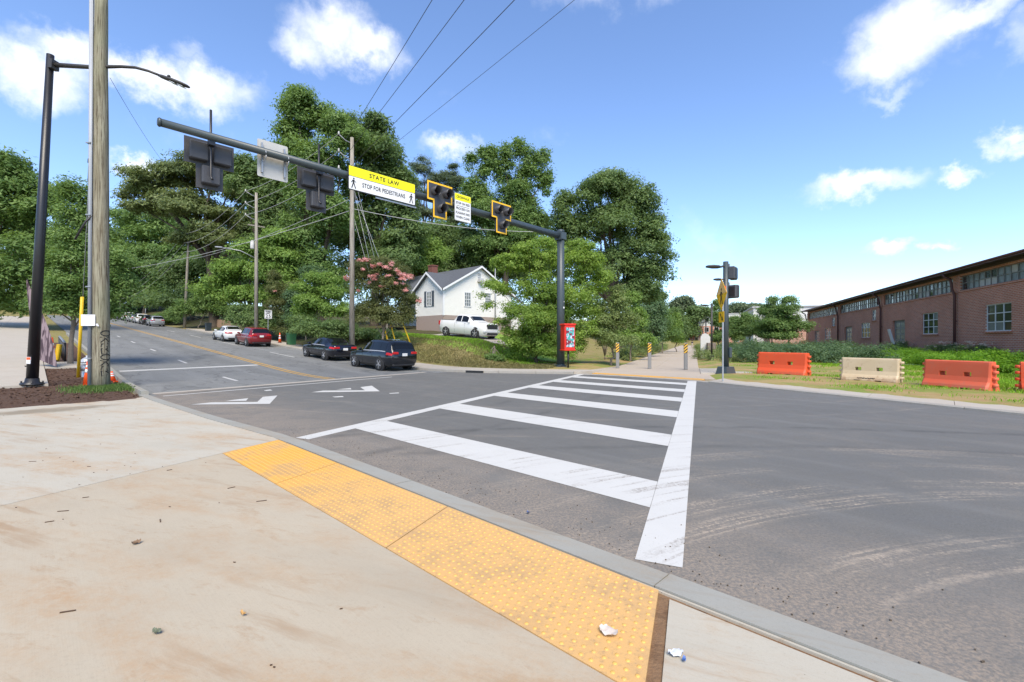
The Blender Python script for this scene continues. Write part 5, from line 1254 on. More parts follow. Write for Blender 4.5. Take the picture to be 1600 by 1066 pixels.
b = MB(); b.box((Lw / 2, .025, CL0 - .06), (Lw, .09, .10)); b.build('string_course', M['brick'], bb)
for x in spouts:
    b = MB(); b.tube([(x, .80, WH + .12), (x, .72, WH - .08), (x, .42, WH - .25), (x, .34, WH - .5), (x, .30, CL0 + .15), (x + .0, .16, CL0 - .25), (x, .16, 0)], .085, 8); b.box((x, .1, 3), (.3, .05, .06)); b.build('downpipe', M['downpipe'], bb)
    b = MB(); b.box((x, -.1, (CL0 + CL1) / 2), (.9, .3, CL1 - CL0)); b.build('pier', M['brick'], bb)
pane_cache = {}
def pane(parent, x, z, w, h, mat, y=-.1):
    key = (round(w, 3), round(h, 3), mat.name)
    if key not in pane_cache: q = MB(); q.box((0, 0, 0), (w, .012, h)); pane_cache[key] = q.build('pane', mat, parent); o = pane_cache[key]
    else: o = link('pane', pane_cache[key].data, parent)
    o.location = (x, y, z); return o
rw_ = random.Random(7)
for (a, c, z0, z1, k) in ops:
    if k in ('window', 'slit'):
        nc, nr = (3, 3) if k == 'window' else (2, 3); fw_ = .05; b = MB()
        for i in range(nc + 1): b.box((a + fw_ / 2 + (c - a - fw_) * i / nc, -.09, (z0 + z1) / 2), (fw_, .06, z1 - z0 - .002))
        for j in range(nr + 1): b.box(((a + c) / 2, -.085, z0 + fw_ / 2 + (z1 - z0 - fw_) * j / nr), (c - a - .004, .06, fw_))
        w_ = b.build('window', M['win_white'], bb)
        b = MB(); b.box(((a + c) / 2, .03, z0 - .06), (c - a + .2, .16, .09)); b.build('sill', M['brick'], w_)
        pw, ph = (c - a - fw_) / nc - fw_, (z1 - z0 - fw_) / nr - fw_
        for i in range(nc):
            for j in range(nr): pane(w_, a + fw_ + pw / 2 + (pw + fw_) * i, z0 + fw_ + ph / 2 + (ph + fw_) * j, pw + .01, ph + .01, rw_.choice([M['glass_dk'], M['glass_dk'], M['glass_mid']]), -.1)
    elif k == 'clere':
        n = max(2, int((c - a) / .62)); st_w = (c - a) / n; b = MB()
        for i in range(n + 1): b.box((a + st_w * i, -.12, (z0 + z1) / 2), (.05, .08, z1 - z0 - .01))
        for j in range(3): b.box(((a + c) / 2, -.115, z0 + .03 + (z1 - z0 - .06) * j / 2), (c - a - .01, .07, .045))
        w_ = b.build('clerestory_window', M['steel_grey'], bb); ph = (z1 - z0 - .06) / 2 - .045
        for i in range(n):
            grp = (i // 4) % 2; m0 = rw_.choice([M['glass_mid'], M['glass_dk'], M['glass_mid']]) if i % 4 else rw_.choice([M['glass_pale'], M['glass_mid']])
            for j in range(2): pane(w_, a + st_w * (i + .5), z0 + .055 + ph / 2 + (ph + .045) * j, round(st_w - .045, 3), ph + .006, m0 if rw_.random() < .8 else M['glass_pale'], -.13)
    else:
        b = MB(); b.box(((a + c) / 2, -.2, (z0 + z1) / 2), (c - a - .01, .08, z1 - z0 - .005)); d_ = b.build('door', M['steel_grey'], bb)
        for j in range(4):
            for i in range(2): pane(d_, a + (c - a) * (.28 + .44 * i), z0 + (z1 - z0) * (.42 + .15 * j), round((c - a) * .36, 3), round((z1 - z0) * .12, 3), M['glass_mid'], -.155)
b = MB(); b.box((0, 0, 1.1), (.5, .08, 2.2), 0, 0, R(14)); b.box((0, -.05, 1.1), (.36, .03, 1.9), 0, 0, R(14)); o = b.build('leaning_panel', M['win_white']); tag(o, 'white panel leaning against the brick wall by a doorway', 'panel'); o.location = (*pq(upos(1411), Q - .75), .5); o.rotation_euler = (0, 0, math.atan2(EY, EX) + R(180))
# pale block behind the warehouse and lower brick continuation
def simple_block(name, label, c, size, rz, wallm, roofm, rows, cols, win, par=None, base=None):
    o = empty(name, c, rz, label, 'building'); w, d, h = size
    b = MB(); b.box((0, 0, h / 2), size); b.build('wall', wallm, o)
    if base: b = MB(); b.box((0, 0, base[0] / 2), (w + .3, d + .3, base[0])); b.build('lower_wall', base[1], o)
    b = MB(); b.box((0, 0, h + .12), (w + .5, d + .5, .25)); b.build('roof', roofm, o)
    for r in range(rows):
        for i in range(cols):
            x = -w / 2 + w * (i + .5) / cols; z = h * (r + .55) / (rows + .1)
            b = MB(); b.box((x, -d / 2 - .16, z), (w / cols * .5, .08, h / rows * .5)); wn_ = b.build('window', M['win_white'], o)
            b = MB(); b.box((x, -d / 2 - .2, z), (w / cols * .42, .04, h / rows * .42)); b.build('pane', M['glass_dk'], wn_)
    return o
M['pale_wall'] = pm('pale_stucco', (.62, .61, .58), .8, .05, 3); M['roof_lt'] = pm('roof_light', (.45, .45, .45), .8, .1)
x, y = pq(112, 26); simple_block('pale_warehouse', 'pale block rising behind the far end of the brick warehouse', (x, y, 0), (18, 30, 8.3), math.atan2(EY, EX), M['pale_wall'], M['roof_lt'], 1, 2, None)
x, y = at(1140, 195); simple_block('apartment_block', 'distant white and brick apartment block beside the far trail', (x + 8, y, 0), (50, 18, 13.0), R(-30), M['pale_wall'], M['roof_lt'], 3, 13, None, base=(8.0, M['brick']))
x, y = pq(96, 20.5); simple_block('brick_annex', 'low brick annex half hidden by young trees', (x, y, 0), (16, 8, 4.4), math.atan2(EY, EX) + R(90), M['brick'], M['roof_dk'], 1, 3, None)

# ------------------------------------------------------------------ white house on the rise
hxy = at(693, 45.0); HZ0 = h1(*hxy)
hs = empty('white_house', (hxy[0], hxy[1], 0), RZ, 'white clapboard house with grey shingle roof and brick chimney on the rise', 'house')
# local x = along n (right gable wall), local y = along d (left gable wall, going away-left)
FZ = zat(492, 45); EZ = zat(450, 45)
M['siding'] = pm('white_siding', (.72, .70, .64), .6, .05, 3); M['found'] = pm('painted_block', (.30, .235, .20), .85, .12, 5); M['trim_w'] = pm('white_trim', (.70, .70, .69), .5, .04)
t_ = NT('grey_shingle'); c = t_.mix(t_.noise(9, 5, .7, t_.vmul(t_.pos(), (1, 1, 4))), (.045, .05, .058), (.115, .122, .135)); t_.bump(t_.noise(14, 4, .6, t_.vmul(t_.pos(), (1, 1, 6))), .5, .03); M['shingle'] = t_.done(c, .9)
WX, WY = 9.7, 12.0; PK = 9.5; WG = 4.6; PKL = 8.55
def boards(name, width, gable_peak, M_, hole=None):
    b = MB(); st_ = .115; z = FZ; i = 0
    while z < gable_peak - .05:
        z1 = min(z + st_, gable_peak)
        def span(zv):
            if zv <= EZ: return 0, width
            k = (zv - EZ) / (gable_peak - EZ); return width / 2 * k, width - width / 2 * k
        a0, c0 = span(z); a1, c1 = span(z1)
        vs = [M_ @ Vector(v) for v in ((a0, -.028, z), (c0, -.028, z), (c1, -.006, z1), (a1, -.006, z1), (a0, 0, z), (c0, 0, z))]
        b.add(vs, [(0, 1, 2, 3), (4, 5, 1, 0)]); z = z1
    return b.build(name, M['siding'], hs)
MR = Matrix.Identity(4)                                                   # right gable wall: x along n, faces -y
ML = Matrix(((0, 1, 0, 0), (-1, 0, 0, WG), (0, 0, 1, 0), (0, 0, 0, 1)))   # left gable wall: runs along y, faces -x
boards('clapboard_wall', WX, PK, MR); boards('clapboard_wall', WG, PKL, ML)
b = MB(); b.prism([(0.02, .02), (WX, .02), (WX, WY), (3.2, WY), (3.2, WG), (.02, WG)], HZ0 - 1.5, EZ); b.build('wall_core', M['siding'], hs)
b = MB(); b.box((WX / 2, .0, (FZ + HZ0) / 2 - .6), (WX - .02, .05, FZ - HZ0 + 1.2)); b.box((.0, WG / 2, (FZ + HZ0) / 2 - .6), (.05, WG - .02, FZ - HZ0 + 1.2)); b.build('foundation', M['found'], hs)
b = MB(); b.box((0, 0, (FZ + EZ) / 2), (.14, .14, EZ - FZ + .1)); b.box((-.0, WG, (FZ + EZ) / 2), (.12, .12, EZ - FZ)); b.build('corner_board', M['trim_w'], hs)
sl = (PK - EZ) / (WX / 2); ov = .35
def slope_roof(nm, pts, th=.14):
    V = [Vector(p) for p in pts]; n = (V[1] - V[0]).cross(V[2] - V[0]).normalized(); n = n if n.z > 0 else -n; b = MB()
    vs = V + [v - n * th for v in V]; k = len(V); b.add(vs, [tuple(range(k)), tuple(range(2 * k - 1, k - 1, -1))] + [(i, (i + 1) % k, k + (i + 1) % k, k + i)[::-1] for i in range(k)]); return b.build(nm, M['shingle'], hs)
L0 = -ov * 1.0; zov = EZ - sl * ov
xm = (PKL - EZ) / sl
slope_roof('roof_slope', [(-ov, -ov, zov + .15), (WX / 2, -ov, PK + .15), (WX / 2, WY + ov, PK + .15), (-ov, WY + ov, zov + .15), (-ov, WG + .3, zov + .15), (xm, WG / 2, EZ + sl * xm + .15)])
slope_roof('roof_slope', [(WX / 2, -ov, PK + .15), (WX + ov, -ov, zov + .15), (WX + ov, WY + ov, zov + .15), (WX / 2, WY + ov, PK + .15)])
sl2 = (PKL - EZ) / (WG / 2); xm = (PKL - EZ) / sl
slope_roof('wing_roof', [(-ov - .08, -.30, EZ - sl2 * .30 + .13), (-ov - .08, WG / 2, PKL + .13), (xm + .3, WG / 2, PKL + .13), (.05, -.30, EZ - sl2 * .30 + .13)])
slope_roof('wing_roof', [(-ov - .08, WG / 2, PKL + .13), (-ov - .08, WG + .30, EZ - sl2 * .30 + .13), (.05, WG + .30, EZ - sl2 * .30 + .13), (xm + .3, WG / 2, PKL + .13)])
def rake(p0, p1, w=.2): 
    b = MB(); A = Vector(p0); B = Vector(p1); d = (B - A); n = Vector((0, 0, -w)); e = Vector((0, -.04, 0)) if abs(d.x) > abs(d.y) else Vector((-.04, 0, 0))
    vs = [A, B, B + n, A + n]; vs = vs + [v + e for v in vs]; b.add(vs, [(0, 1, 2, 3), (7, 6, 5, 4), (0, 4, 5, 1), (1, 5, 6, 2), (2, 6, 7, 3), (3, 7, 4, 0)]); return b.build('rake_board', M['trim_w'], hs)
rake((-ov, -ov - .004, zov + .1), (WX / 2, -ov - .004, PK + .1)); rake((WX / 2, -ov - .004, PK + .1), (WX + ov, -ov - .004, zov + .1))
rake((-ov - .084, -.30, EZ - sl2 * .3 + .09), (-ov - .084, WG / 2, PKL + .09)); rake((-ov - .084, WG / 2, PKL + .09), (-ov - .084, WG + .30, EZ - sl2 * .3 + .09))
b = MB(); b.box((2.9, 5.6, PKL + .45), (.75, .75, 2.0)); b.box((2.9, 5.6, PKL + 1.47), (.86, .86, .12)); b.build('chimney', pm('chimney_brick', (.16, .06, .045), .9, .25, 12), hs)
def hwin(M_, x, z, w, h, shut=False, ac=False):
    b = MB(); fr = .07
    for (cx, cz, sx_, sz_) in ((-w / 2, 0, fr, h + fr), (w / 2, 0, fr, h + fr), (0, h / 2, w, fr), (0, -h / 2, w, fr), (0, 0, w, fr * .7), (-w / 6, h / 4, .03, h / 2), (w / 6, h / 4, .03, h / 2), (0, h / 4, w, .03), (-w / 6, -h / 4, .03, h / 2), (w / 6, -h / 4, .03, h / 2), (0, -h / 4, w, .03)):
        b.box((cx, -.06, cz), (sx_, .06, sz_))
    T = M_ @ Matrix.Translation((x, 0, z)); wdw = b.build('window', M['trim_w'], hs); wdw.matrix_local = T
    b = MB(); b.box((0, -.045, 0), (w - .02, .02, h - .02)); b.build('pane', M['glass_mid'], wdw)
    if shut:
        for s_ in (-1, 1): b = MB(); b.box((s_ * (w / 2 + .24), -.05, 0), (.36, .04, h + .15)); b.build('shutter', pm('slate_shutter', (.06, .075, .09), .6), wdw)
    if ac: b = MB(); b.bbox((0, -.25, -h / 2 + .02), (.55, .5, .4), .03); b.build('air_conditioner', pm('ac_grey', (.4, .4, .4), .6), wdw)
hwin(ML, WG / 2 + .0, zat(467, 46.5), .78, 1.45, True)
hwin(MR, 3.1, zat(468, 47.2), .85, 1.45); hwin(MR, 6.0, zat(466, 49.4), .85, 1.1); hwin(MR, 4.75, zat(433, 48.5), .55, .8, False, True)
b = MB(); b.tube([(7.0, -.18, FZ - 1.2), (7.0, -.18, zat(417, 50))], .06, 6); b.build('vent_pipe', M['galv'], hs)
b = MB(); b.box((WX + 3.4, 2.2, (EZ + HZ0) / 2 - .7), (6.8, 3.6, EZ - HZ0 - 1.2)); b.build('side_wing', M['siding'], hs); b = MB(); b.box((WX + 3.4, 2.2, EZ - 1.2), (7.4, 4.3, .16)); b.build('side_wing_roof', M['shingle'], hs)
b = MB(); b.box((-1.6, WG + 3.0, FZ - .1), (3.4, 5.0, .16)); b.box((-3.1, WG + .7, FZ - 1.2), (.12, .12, 2.2)); b.build('porch_floor', M['pole_grey'], hs)
# ------------------------------------------------------------------ vegetation
L_dark = leaf_mat('leaf_deep', (.066, .122, .042), (.22, .31, .105), .45)
L_mid = leaf_mat('leaf_mid', (.074, .145, .040), (.235, .345, .098), .45)
L_lite = leaf_mat('leaf_light', (.105, .195, .034), (.29, .42, .10), .45)
L_elm = leaf_mat('elm_leaf', (.12, .21, .035), (.36, .49, .105), .5)
L_olive = leaf_mat('leaf_olive', (.080, .118, .040), (.255, .305, .118), .4)
L_blue = leaf_mat('leaf_bluish', (.050, .105, .048), (.165, .25, .108), .4)
L_pine = leaf_mat('needle', (.052, .086, .044), (.165, .210, .098), .25)
L_lawn = leaf_mat('groundcover_leaf', (.17, .34, .02), (.33, .56, .055), .45)
L_meadow = leaf_mat('meadow_leaf', (.10, .155, .044), (.27, .33, .115), .35)
L_bank = leaf_mat('bank_blade', (.13, .13, .045), (.33, .28, .12), .3)
L_pink = leaf_mat('pink_petal', (.62, .25, .25), (.84, .50, .48), .3)
L_myrtle = leaf_mat('myrtle_leaf', (.070, .098, .030), (.200, .215, .078), .4)
bark = pm('bark', (.085, .068, .052), .95, .3, 6, bump=.8, bscale=14, spec=.2); bark_pale = pm('bark_pale', (.22, .185, .15), .95, .2, 6, bump=.5, bscale=14, spec=.2)
def unit(r, n):
    v = r.normal(size=(n, 3)); return v / np.linalg.norm(v, axis=1, keepdims=True)
def leaves(r, lobes, n, size, clump, per=34, shell=.55, flat=.62, gap=.0, upb=.55, asp=.62):
    """leaf faces gathered in sprays over the surfaces of many ellipsoids; returns vertices, quads, tone"""
    lb = np.array(lobes, float); area = (lb[:, 3] * lb[:, 4] + lb[:, 3] * lb[:, 5] + lb[:, 4] * lb[:, 5]); pr = area / area.sum()
    n = int(n * 1.92); m = max(4, n // per); k = r.choice(len(lb), m, p=pr); d = unit(r, m); d[:, 2] = np.where(d[:, 2] < -.35, -d[:, 2] * .6, d[:, 2]); d /= np.linalg.norm(d, axis=1, keepdims=True)
    rad = shell + (1.0 - shell) * r.random(m) ** .6; c = lb[k, :3] + d * lb[k, 3:6] * rad[:, None]
    tone_c = np.clip(r.normal(.45, .22, m), 0, 1)
    idx = np.repeat(np.arange(m), per); N = len(idx); g3 = r.normal(size=(N, 3)); g3 *= np.minimum(1, 1.5 / (np.linalg.norm(g3, axis=1, keepdims=True) + 1e-6)); off = g3 * np.array([1, 1, flat]) * (clump * (.6 + .8 * r.random(m)))[idx][:, None]
    p = c[idx] + off * (.55 + .9 * r.random((N, 1))); nr = d[idx] * .7 + np.array([0, 0, upb]) + off / (clump + 1e-6) * .25 + r.normal(size=(N, 3)) * .40; nr /= np.linalg.norm(nr, axis=1, keepdims=True)
    a = np.cross(nr, unit(r, N)); a /= np.linalg.norm(a, axis=1, keepdims=True) + 1e-9; b = np.cross(nr, a)
    sz = size * .84 * (.45 + 1.1 * r.random(N))[:, None]
    V = np.stack([p - a * sz, p + b * sz * asp * 1.15, p + a * sz * (.2 + .8 * r.random(N))[:, None]], 1).reshape(-1, 3)
    F = np.arange(N * 3).reshape(N, 3); tone = np.clip(tone_c[idx] + r.normal(0, .06, N), 0, 1); return V, F, tone
def sublobes(r, lobes, k, f0=.34, f1=.55):
    out_ = []
    for L in lobes:
        x, y, z, a, b, c = L[:6]; out_.append((x, y, z, a * .72, b * .72, c * .72))
        for d in unit(r, k):
            if d[2] < -.55: d = d * np.array([1, 1, -1])
            s_ = r.uniform(f0, f1); out_.append((x + d[0] * a * .72, y + d[1] * b * .72, z + d[2] * c * .72, a * s_, b * s_, c * s_ * .9))
    return out_
def limbs(mb, r, base, lobes, r0, fork=.35, bend=.6, nmax=14):
    base = Vector(base); zs = [L[2] for L in lobes]; zmin = min(L[2] - L[5] for L in lobes); cx = np.mean([L[0] for L in lobes]); cy = np.mean([L[1] for L in lobes]); top = max(zs)
    fk = Vector((base.x + (cx - base.x) * .35, base.y + (cy - base.y) * .35, base.z + max(1.0, (zmin - base.z) * .8 + (top - zmin) * .12)))
    tip = Vector((cx, cy, zmin + (top - zmin) * .75)); mid = fk.lerp(tip, .5) + Vector(r.normal(0, .3, 3))
    mb.tube([base - Vector((0, 0, .3)), base + Vector((0, 0, .35)), base.lerp(fk, .5) + Vector((*r.normal(0, .08, 2), 0)), fk, mid, tip], [r0 * 1.45, r0 * 1.1, r0 * .95, r0 * .8, r0 * .45, r0 * .15], 9)
    sel = list(range(len(lobes))); r.shuffle(sel)
    for i in sel[:nmax]:
        L = lobes[i]; e = Vector(L[:3]); s_ = base.lerp(fk, r.uniform(.75, 1.0)) if r.random() < .5 else fk.lerp(mid, r.random()); q = s_.lerp(e, .5) + Vector((0, 0, bend * .3 * (e - s_).length * .3)) + Vector(r.normal(0, .12, 3)) * (e - s_).length * .4
        mb.tube([s_, q, e], [r0 * .42, r0 * .26, r0 * .07], 6)
def px_lobes(Y, lobes, base):
    """lobes read off the photograph as (u, v, half width px, half height px, metres nearer or farther)"""
    k = Y / FPX; out_ = []
    for L in lobes:
        u, v, a, b = L[:4]; dy = L[4] if len(L) > 4 else 0.0; Yl = Y + dy; kk = Yl / FPX
        out_.append(((u - 800) * kk - base[0], Yl - base[1], zat(v, Yl) - base[2], a * kk, a * kk * .9, b * kk))
    return out_
TREE = 0
def tree(label, name, u, Y, lobes, n, size, clump, mat, trunk_r, seed, k=5, barkm=None, shell=.5, group=None, nmax=14, cat='tree', crown='crown', base_v=None, per=34, flat=.62, asp=.62, kids=None):
    x, y = at(u, Y); z = h1(x, y); r = np.random.default_rng(seed); o = empty(name, (x, y, z), 0, label, cat, group)
    lb = px_lobes(Y, lobes, (x, y, z)); sub = sublobes(r, lb, k); tb = MB(); limbs(tb, r, (0, 0, 0), lb if len(lb) > 4 else sub, trunk_r, nmax=nmax); tb.build('trunk', barkm or bark, o)
    V, F, T = leaves(r, sub, n, size, clump, per, shell, flat, asp=asp); c = np_mesh(crown, V, F, mat, o, tone=T); return o, sub, r
GT = 'big trees along the street and trail'
# -- far woods that close the view behind the named trees
r = np.random.default_rng(77); lob = []
for u in range(-260, 1010, 34):
    Yd = 118 + 20 * r.random(); tv = np.interp(u, [-260, 150, 330, 500, 700, 860, 1000], [330, 345, 330, 330, 335, 350, 420]) + r.uniform(-14, 14); x, y = at(u, Yd); z0 = h1(x, y); ztop = zat(tv, Yd); hh = (ztop - z0) / 2
    for kx in range(3): lob.append((x + r.uniform(-4, 4), y + r.uniform(-6, 6), z0 + hh * (.45 + .55 * kx), 6.5, 6.5, hh * .48))
V, F, T = leaves(r, sublobes(r, lob, 3), 90000, .55, 1.3, 30, .5); o = np_mesh('far_woodland', V, F, L_dark, tone=T); tag(o, 'mass of dark woodland closing the view behind the street trees', 'woodland', kind='stuff')
# -- left edge
tree('broad leafy tree at the left edge, layered crown behind the black lamp', 'broadleaf_tree', -60, 47, [(-40, 285, 80, 46), (30, 290, 48, 40), (70, 330, 36, 40), (-10, 350, 80, 46), (60, 395, 44, 44), (-60, 420, 90, 60), (20, 440, 60, 46), (75, 455, 30, 34), (-120, 340, 80, 80), (15, 255, 34, 14), (-5, 480, 50, 26)], 46000, .26, .62, L_mid, .45, 11, 5, group=GT)
tree('dense green tree between the black lamp and timber pole, farther back', 'broadleaf_tree', 90, 122, [(95, 400, 40, 60), (60, 460, 40, 40), (140, 430, 40, 60), (195, 440, 30, 60), (40, 490, 50, 26), (230, 460, 40, 40), (160, 480, 60, 26)], 26000, .5, 1.2, L_mid, .5, 12, 4, group=GT)
tree('young street tree behind the fire hydrant with slender grey trunk', 'street_tree', 110, 21.3, [(115, 455, 52, 42), (88, 420, 30, 40), (140, 400, 42, 46), (112, 360, 34, 44), (125, 318, 20, 34), (108, 300, 10, 26), (100, 480, 40, 26), (158, 455, 34, 34), (185, 408, 20, 14), (182, 442, 26, 12, .4), (70, 478, 20, 16), (150, 492, 34, 14)], 26000, .095, .26, L_mid, .095, 13, 4, bark_pale, .35, None, 16)
# -- street trees up the hill
tree('great spreading oak with open rounded crown behind the far utility poles', 'oak_tree', 335, 66, [(300, 275, 60, 26), (235, 285, 48, 20), (215, 300, 34, 22), (360, 290, 50, 36), (395, 320, 44, 40), (270, 318, 56, 24), (320, 335, 60, 28), (230, 330, 30, 14), (400, 365, 40, 34), (350, 375, 44, 26), (280, 265, 34, 14), (405, 285, 30, 30), (300, 375, 40, 18), (345, 255, 24, 10)], 52000, .27, .62, L_olive, .6, 14, 5, group=GT, shell=.4, flat=.38)
tree('rounded fresh green tree left of the spreading oak', 'broadleaf_tree', 225, 114, [(230, 345, 50, 26), (205, 380, 44, 40), (265, 370, 44, 34), (235, 420, 60, 40), (190, 430, 34, 40), (290, 420, 44, 40), (215, 460, 60, 26)], 34000, .42, .95, L_mid, .4, 15, 5, group=GT)
tree('dark shaded tree under the oak beside the leaning pole', 'broadleaf_tree', 300, 82, [(275, 440, 46, 34), (330, 420, 44, 34), (310, 465, 60, 26), (250, 470, 44, 20), (365, 455, 40, 34)], 24000, .34, .8, L_dark, .3, 16, 5, group=GT)
tree('bright green maple drooping over the white sedan', 'maple_tree', 385, 48.5, [(400, 395, 34, 20), (430, 400, 34, 20), (372, 425, 34, 20), (410, 430, 40, 22), (440, 440, 30, 26), (350, 440, 24, 16), (380, 465, 40, 18), (330, 455, 30, 16), (415, 470, 34, 20), (440, 372, 30, 16)], 30000, .19, .45, L_lite, .24, 17, 5, group=GT)
tree('dark green tree behind the street-lamp pole', 'broadleaf_tree', 415, 58, [(415, 330, 40, 40), (440, 300, 40, 40), (400, 290, 34, 26), (450, 360, 40, 40), (420, 400, 40, 30), (385, 270, 30, 20)], 24000, .26, .6, L_dark, .4, 18, 5, group=GT)
tree('tall ivy-clad column of a tree, highest on the skyline', 'ivy_tree', 500, 50, [(470, 185, 34, 40), (465, 240, 34, 50), (500, 200, 36, 40), (470, 310, 34, 50), (505, 270, 44, 60), (475, 380, 36, 50), (520, 350, 50, 60), (540, 215, 34, 34), (490, 430, 44, 44), (448, 175, 18, 20), (463, 153, 14, 12), (455, 420, 26, 60)], 50000, .22, .5, L_mid, .5, 19, 5, group=GT, shell=.55)
tree('wide tall dark tree behind the pale utility pole', 'broadleaf_tree', 585, 55, [(560, 230, 44, 40), (600, 250, 44, 40), (620, 290, 36, 40), (570, 300, 50, 50), (610, 340, 44, 44), (630, 375, 40, 36), (560, 370, 50, 50), (590, 200, 28, 18), (545, 195, 26, 20), (600, 410, 60, 34)], 46000, .25, .56, L_dark, .5, 20, 5, group=GT)
tree('rounded soft green tree left of the house chimney', 'broadleaf_tree', 655, 60, [(650, 395, 34, 22), (680, 405, 28, 18), (640, 420, 40, 22), (665, 380, 24, 14)], 16000, .2, .5, L_lite, .25, 21, 5, group=GT)
def pine(label, u, Y, spec, seed):
    tree(label, 'pine_tree', u, Y, spec, 17000, .24, .42, L_pine, .32, seed, 4, bark, .35, 'tall pines behind the mast arm', 18, per=26, flat=.45, asp=.28)
pine('thin open pine above the STATE LAW sign end', 660, 78, [(660, 268, 22, 14), (648, 290, 18, 10), (680, 285, 22, 12), (665, 305, 26, 12), (645, 320, 18, 10), (690, 310, 16, 10), (668, 335, 26, 14), (660, 360, 24, 14), (664, 252, 12, 8)], 22)
pine('thin open pine just left of the tall poplar', 702, 80, [(700, 275, 18, 10), (712, 290, 20, 12), (695, 300, 20, 10), (715, 315, 18, 12), (700, 335, 24, 12), (708, 262, 10, 8), (720, 345, 20, 14)], 23)
tree('tall leafy poplar with pointed tops behind the CROSSWALK sign', 'poplar_tree', 790, 64, [(763, 262, 17, 36), (743, 295, 15, 36), (790, 268, 17, 40), (825, 262, 16, 34), (848, 285, 15, 44), (808, 320, 34, 40), (765, 340, 40, 40), (830, 350, 40, 40), (738, 262, 8, 22), (812, 240, 8, 22), (850, 248, 7, 18), (790, 390, 60, 34), (735, 330, 20, 44)], 50000, .23, .5, L_mid, .45, 24, 6, group=GT)
tree('dark tree filling the gap behind the white house roof', 'broadleaf_tree', 745, 68, [(720, 390, 40, 30), (700, 420, 34, 30), (760, 415, 50, 34), (800, 430, 40, 40), (690, 375, 28, 24)], 24000, .26, .6, L_dark, .35, 25, 5, group=GT)
tree('massive round dark tree right of the mast, beside the trail', 'broadleaf_tree', 965, 62, [(950, 300, 50, 26), (915, 320, 36, 34), (985, 320, 40, 36), (1015, 350, 30, 34), (940, 360, 60, 44), (1000, 390, 44, 40), (1028, 395, 24, 36), (960, 420, 60, 40), (905, 370, 36, 40), (1015, 435, 34, 30), (985, 460, 44, 24), (935, 290, 26, 14), (875, 350, 28, 40), (870, 410, 34, 40), (880, 315, 20, 20)], 60000, .24, .55, L_dark, .6, 26, 6, group=GT, shell=.5)
# -- bright small elm by the mast, shrubs along the trail edge
o, sub, r = tree('bright yellow-green small elm with wispy drooping shoots behind the mast pole', 'elm_tree', 838, 30.5, [(845, 410, 46, 34), (800, 420, 34, 22), (890, 415, 40, 34), (925, 420, 28, 30), (785, 455, 26, 12), (840, 460, 46, 34), (900, 465, 46, 38), (805, 485, 28, 12), (850, 510, 60, 36), (915, 515, 34, 34), (815, 530, 34, 20), (764, 478, 14, 5), (765, 445, 16, 6), (850, 385, 20, 12), (905, 390, 22, 12), (945, 440, 18, 16), (860, 550, 44, 22), (820, 552, 26, 18), (900, 545, 26, 24), (845, 535, 40, 26), (752, 462, 8, 4), (785, 505, 18, 7), (935, 405, 14, 8), (825, 395, 16, 8)], 56000, .105, .22, L_elm, .12, 27, 5, bark, .3, None, 22)
GS = 'shrubs lining the trail'
shr = [('pale olive shrub between the red box and the first bollard', 955, 31, [(955, 490, 30, 34), (940, 520, 26, 26), (975, 510, 24, 30), (960, 535, 34, 18), (965, 460, 14, 16)], L_meadow, 15000, .085, .2), ('leafy green shrub behind the first bollard', 985, 38, [(985, 480, 20, 26), (995, 510, 24, 26), (975, 530, 26, 16), (1005, 535, 24, 14)], L_lite, 12000, .11, .25),
       ('grey-green thicket behind the middle bollard', 1012, 46, [(1010, 500, 18, 30), (1025, 515, 18, 26), (1015, 535, 24, 14), (1030, 490, 14, 18)], L_blue, 11000, .13, .3), ('rounded thicket farther along the trail edge', 1035, 58, [(1036, 505, 16, 24), (1045, 525, 16, 14), (1028, 530, 18, 12)], L_mid, 9000, .16, .35),
       ('bright conical young tree at the far trail edge', 1057, 66, [(1057, 515, 7, 20), (1057, 530, 10, 14), (1056, 498, 4, 10)], L_lite, 5000, .15, .3), ('dark leafy tree hanging over the far trail edge', 1010, 70, [(1005, 470, 26, 26), (1025, 480, 22, 26), (1030, 510, 22, 20)], L_dark, 12000, .22, .5)]
for i, (lab, u, Y, lb, mt, n, sz, cl_) in enumerate(shr): tree(lab, 'trail_shrub', u, Y, lb, n, sz, cl_, mt, .07, 40 + i, 5, bark_pale, .35, GS, 10, 'shrub')
# bare sapling by the trail
sx_, sy_ = gp(945, 562, .1); o = empty('bare_sapling', (sx_, sy_, .1), 0, 'leafless pale sapling with many thin twigs left of the first bollard', 'sapling'); b = MB(); r = np.random.default_rng(3)
for i in range(26):
    a = r.uniform(0, 6.28); l = r.uniform(1.1, 2.2); sp_r = r.uniform(.25, .9); e = Vector((math.cos(a) * sp_r, math.sin(a) * sp_r, .5 + l)); m_ = Vector((e.x * .35, e.y * .35, .45 + l * .45)); b.tube([(0, 0, .15 + r.random() * .3), m_, e], [.022, .014, .004], 5)
b.tube([(0, 0, 0), (0, 0, .6)], [.05, .035], 7); b.build('branches', bark_pale, o)
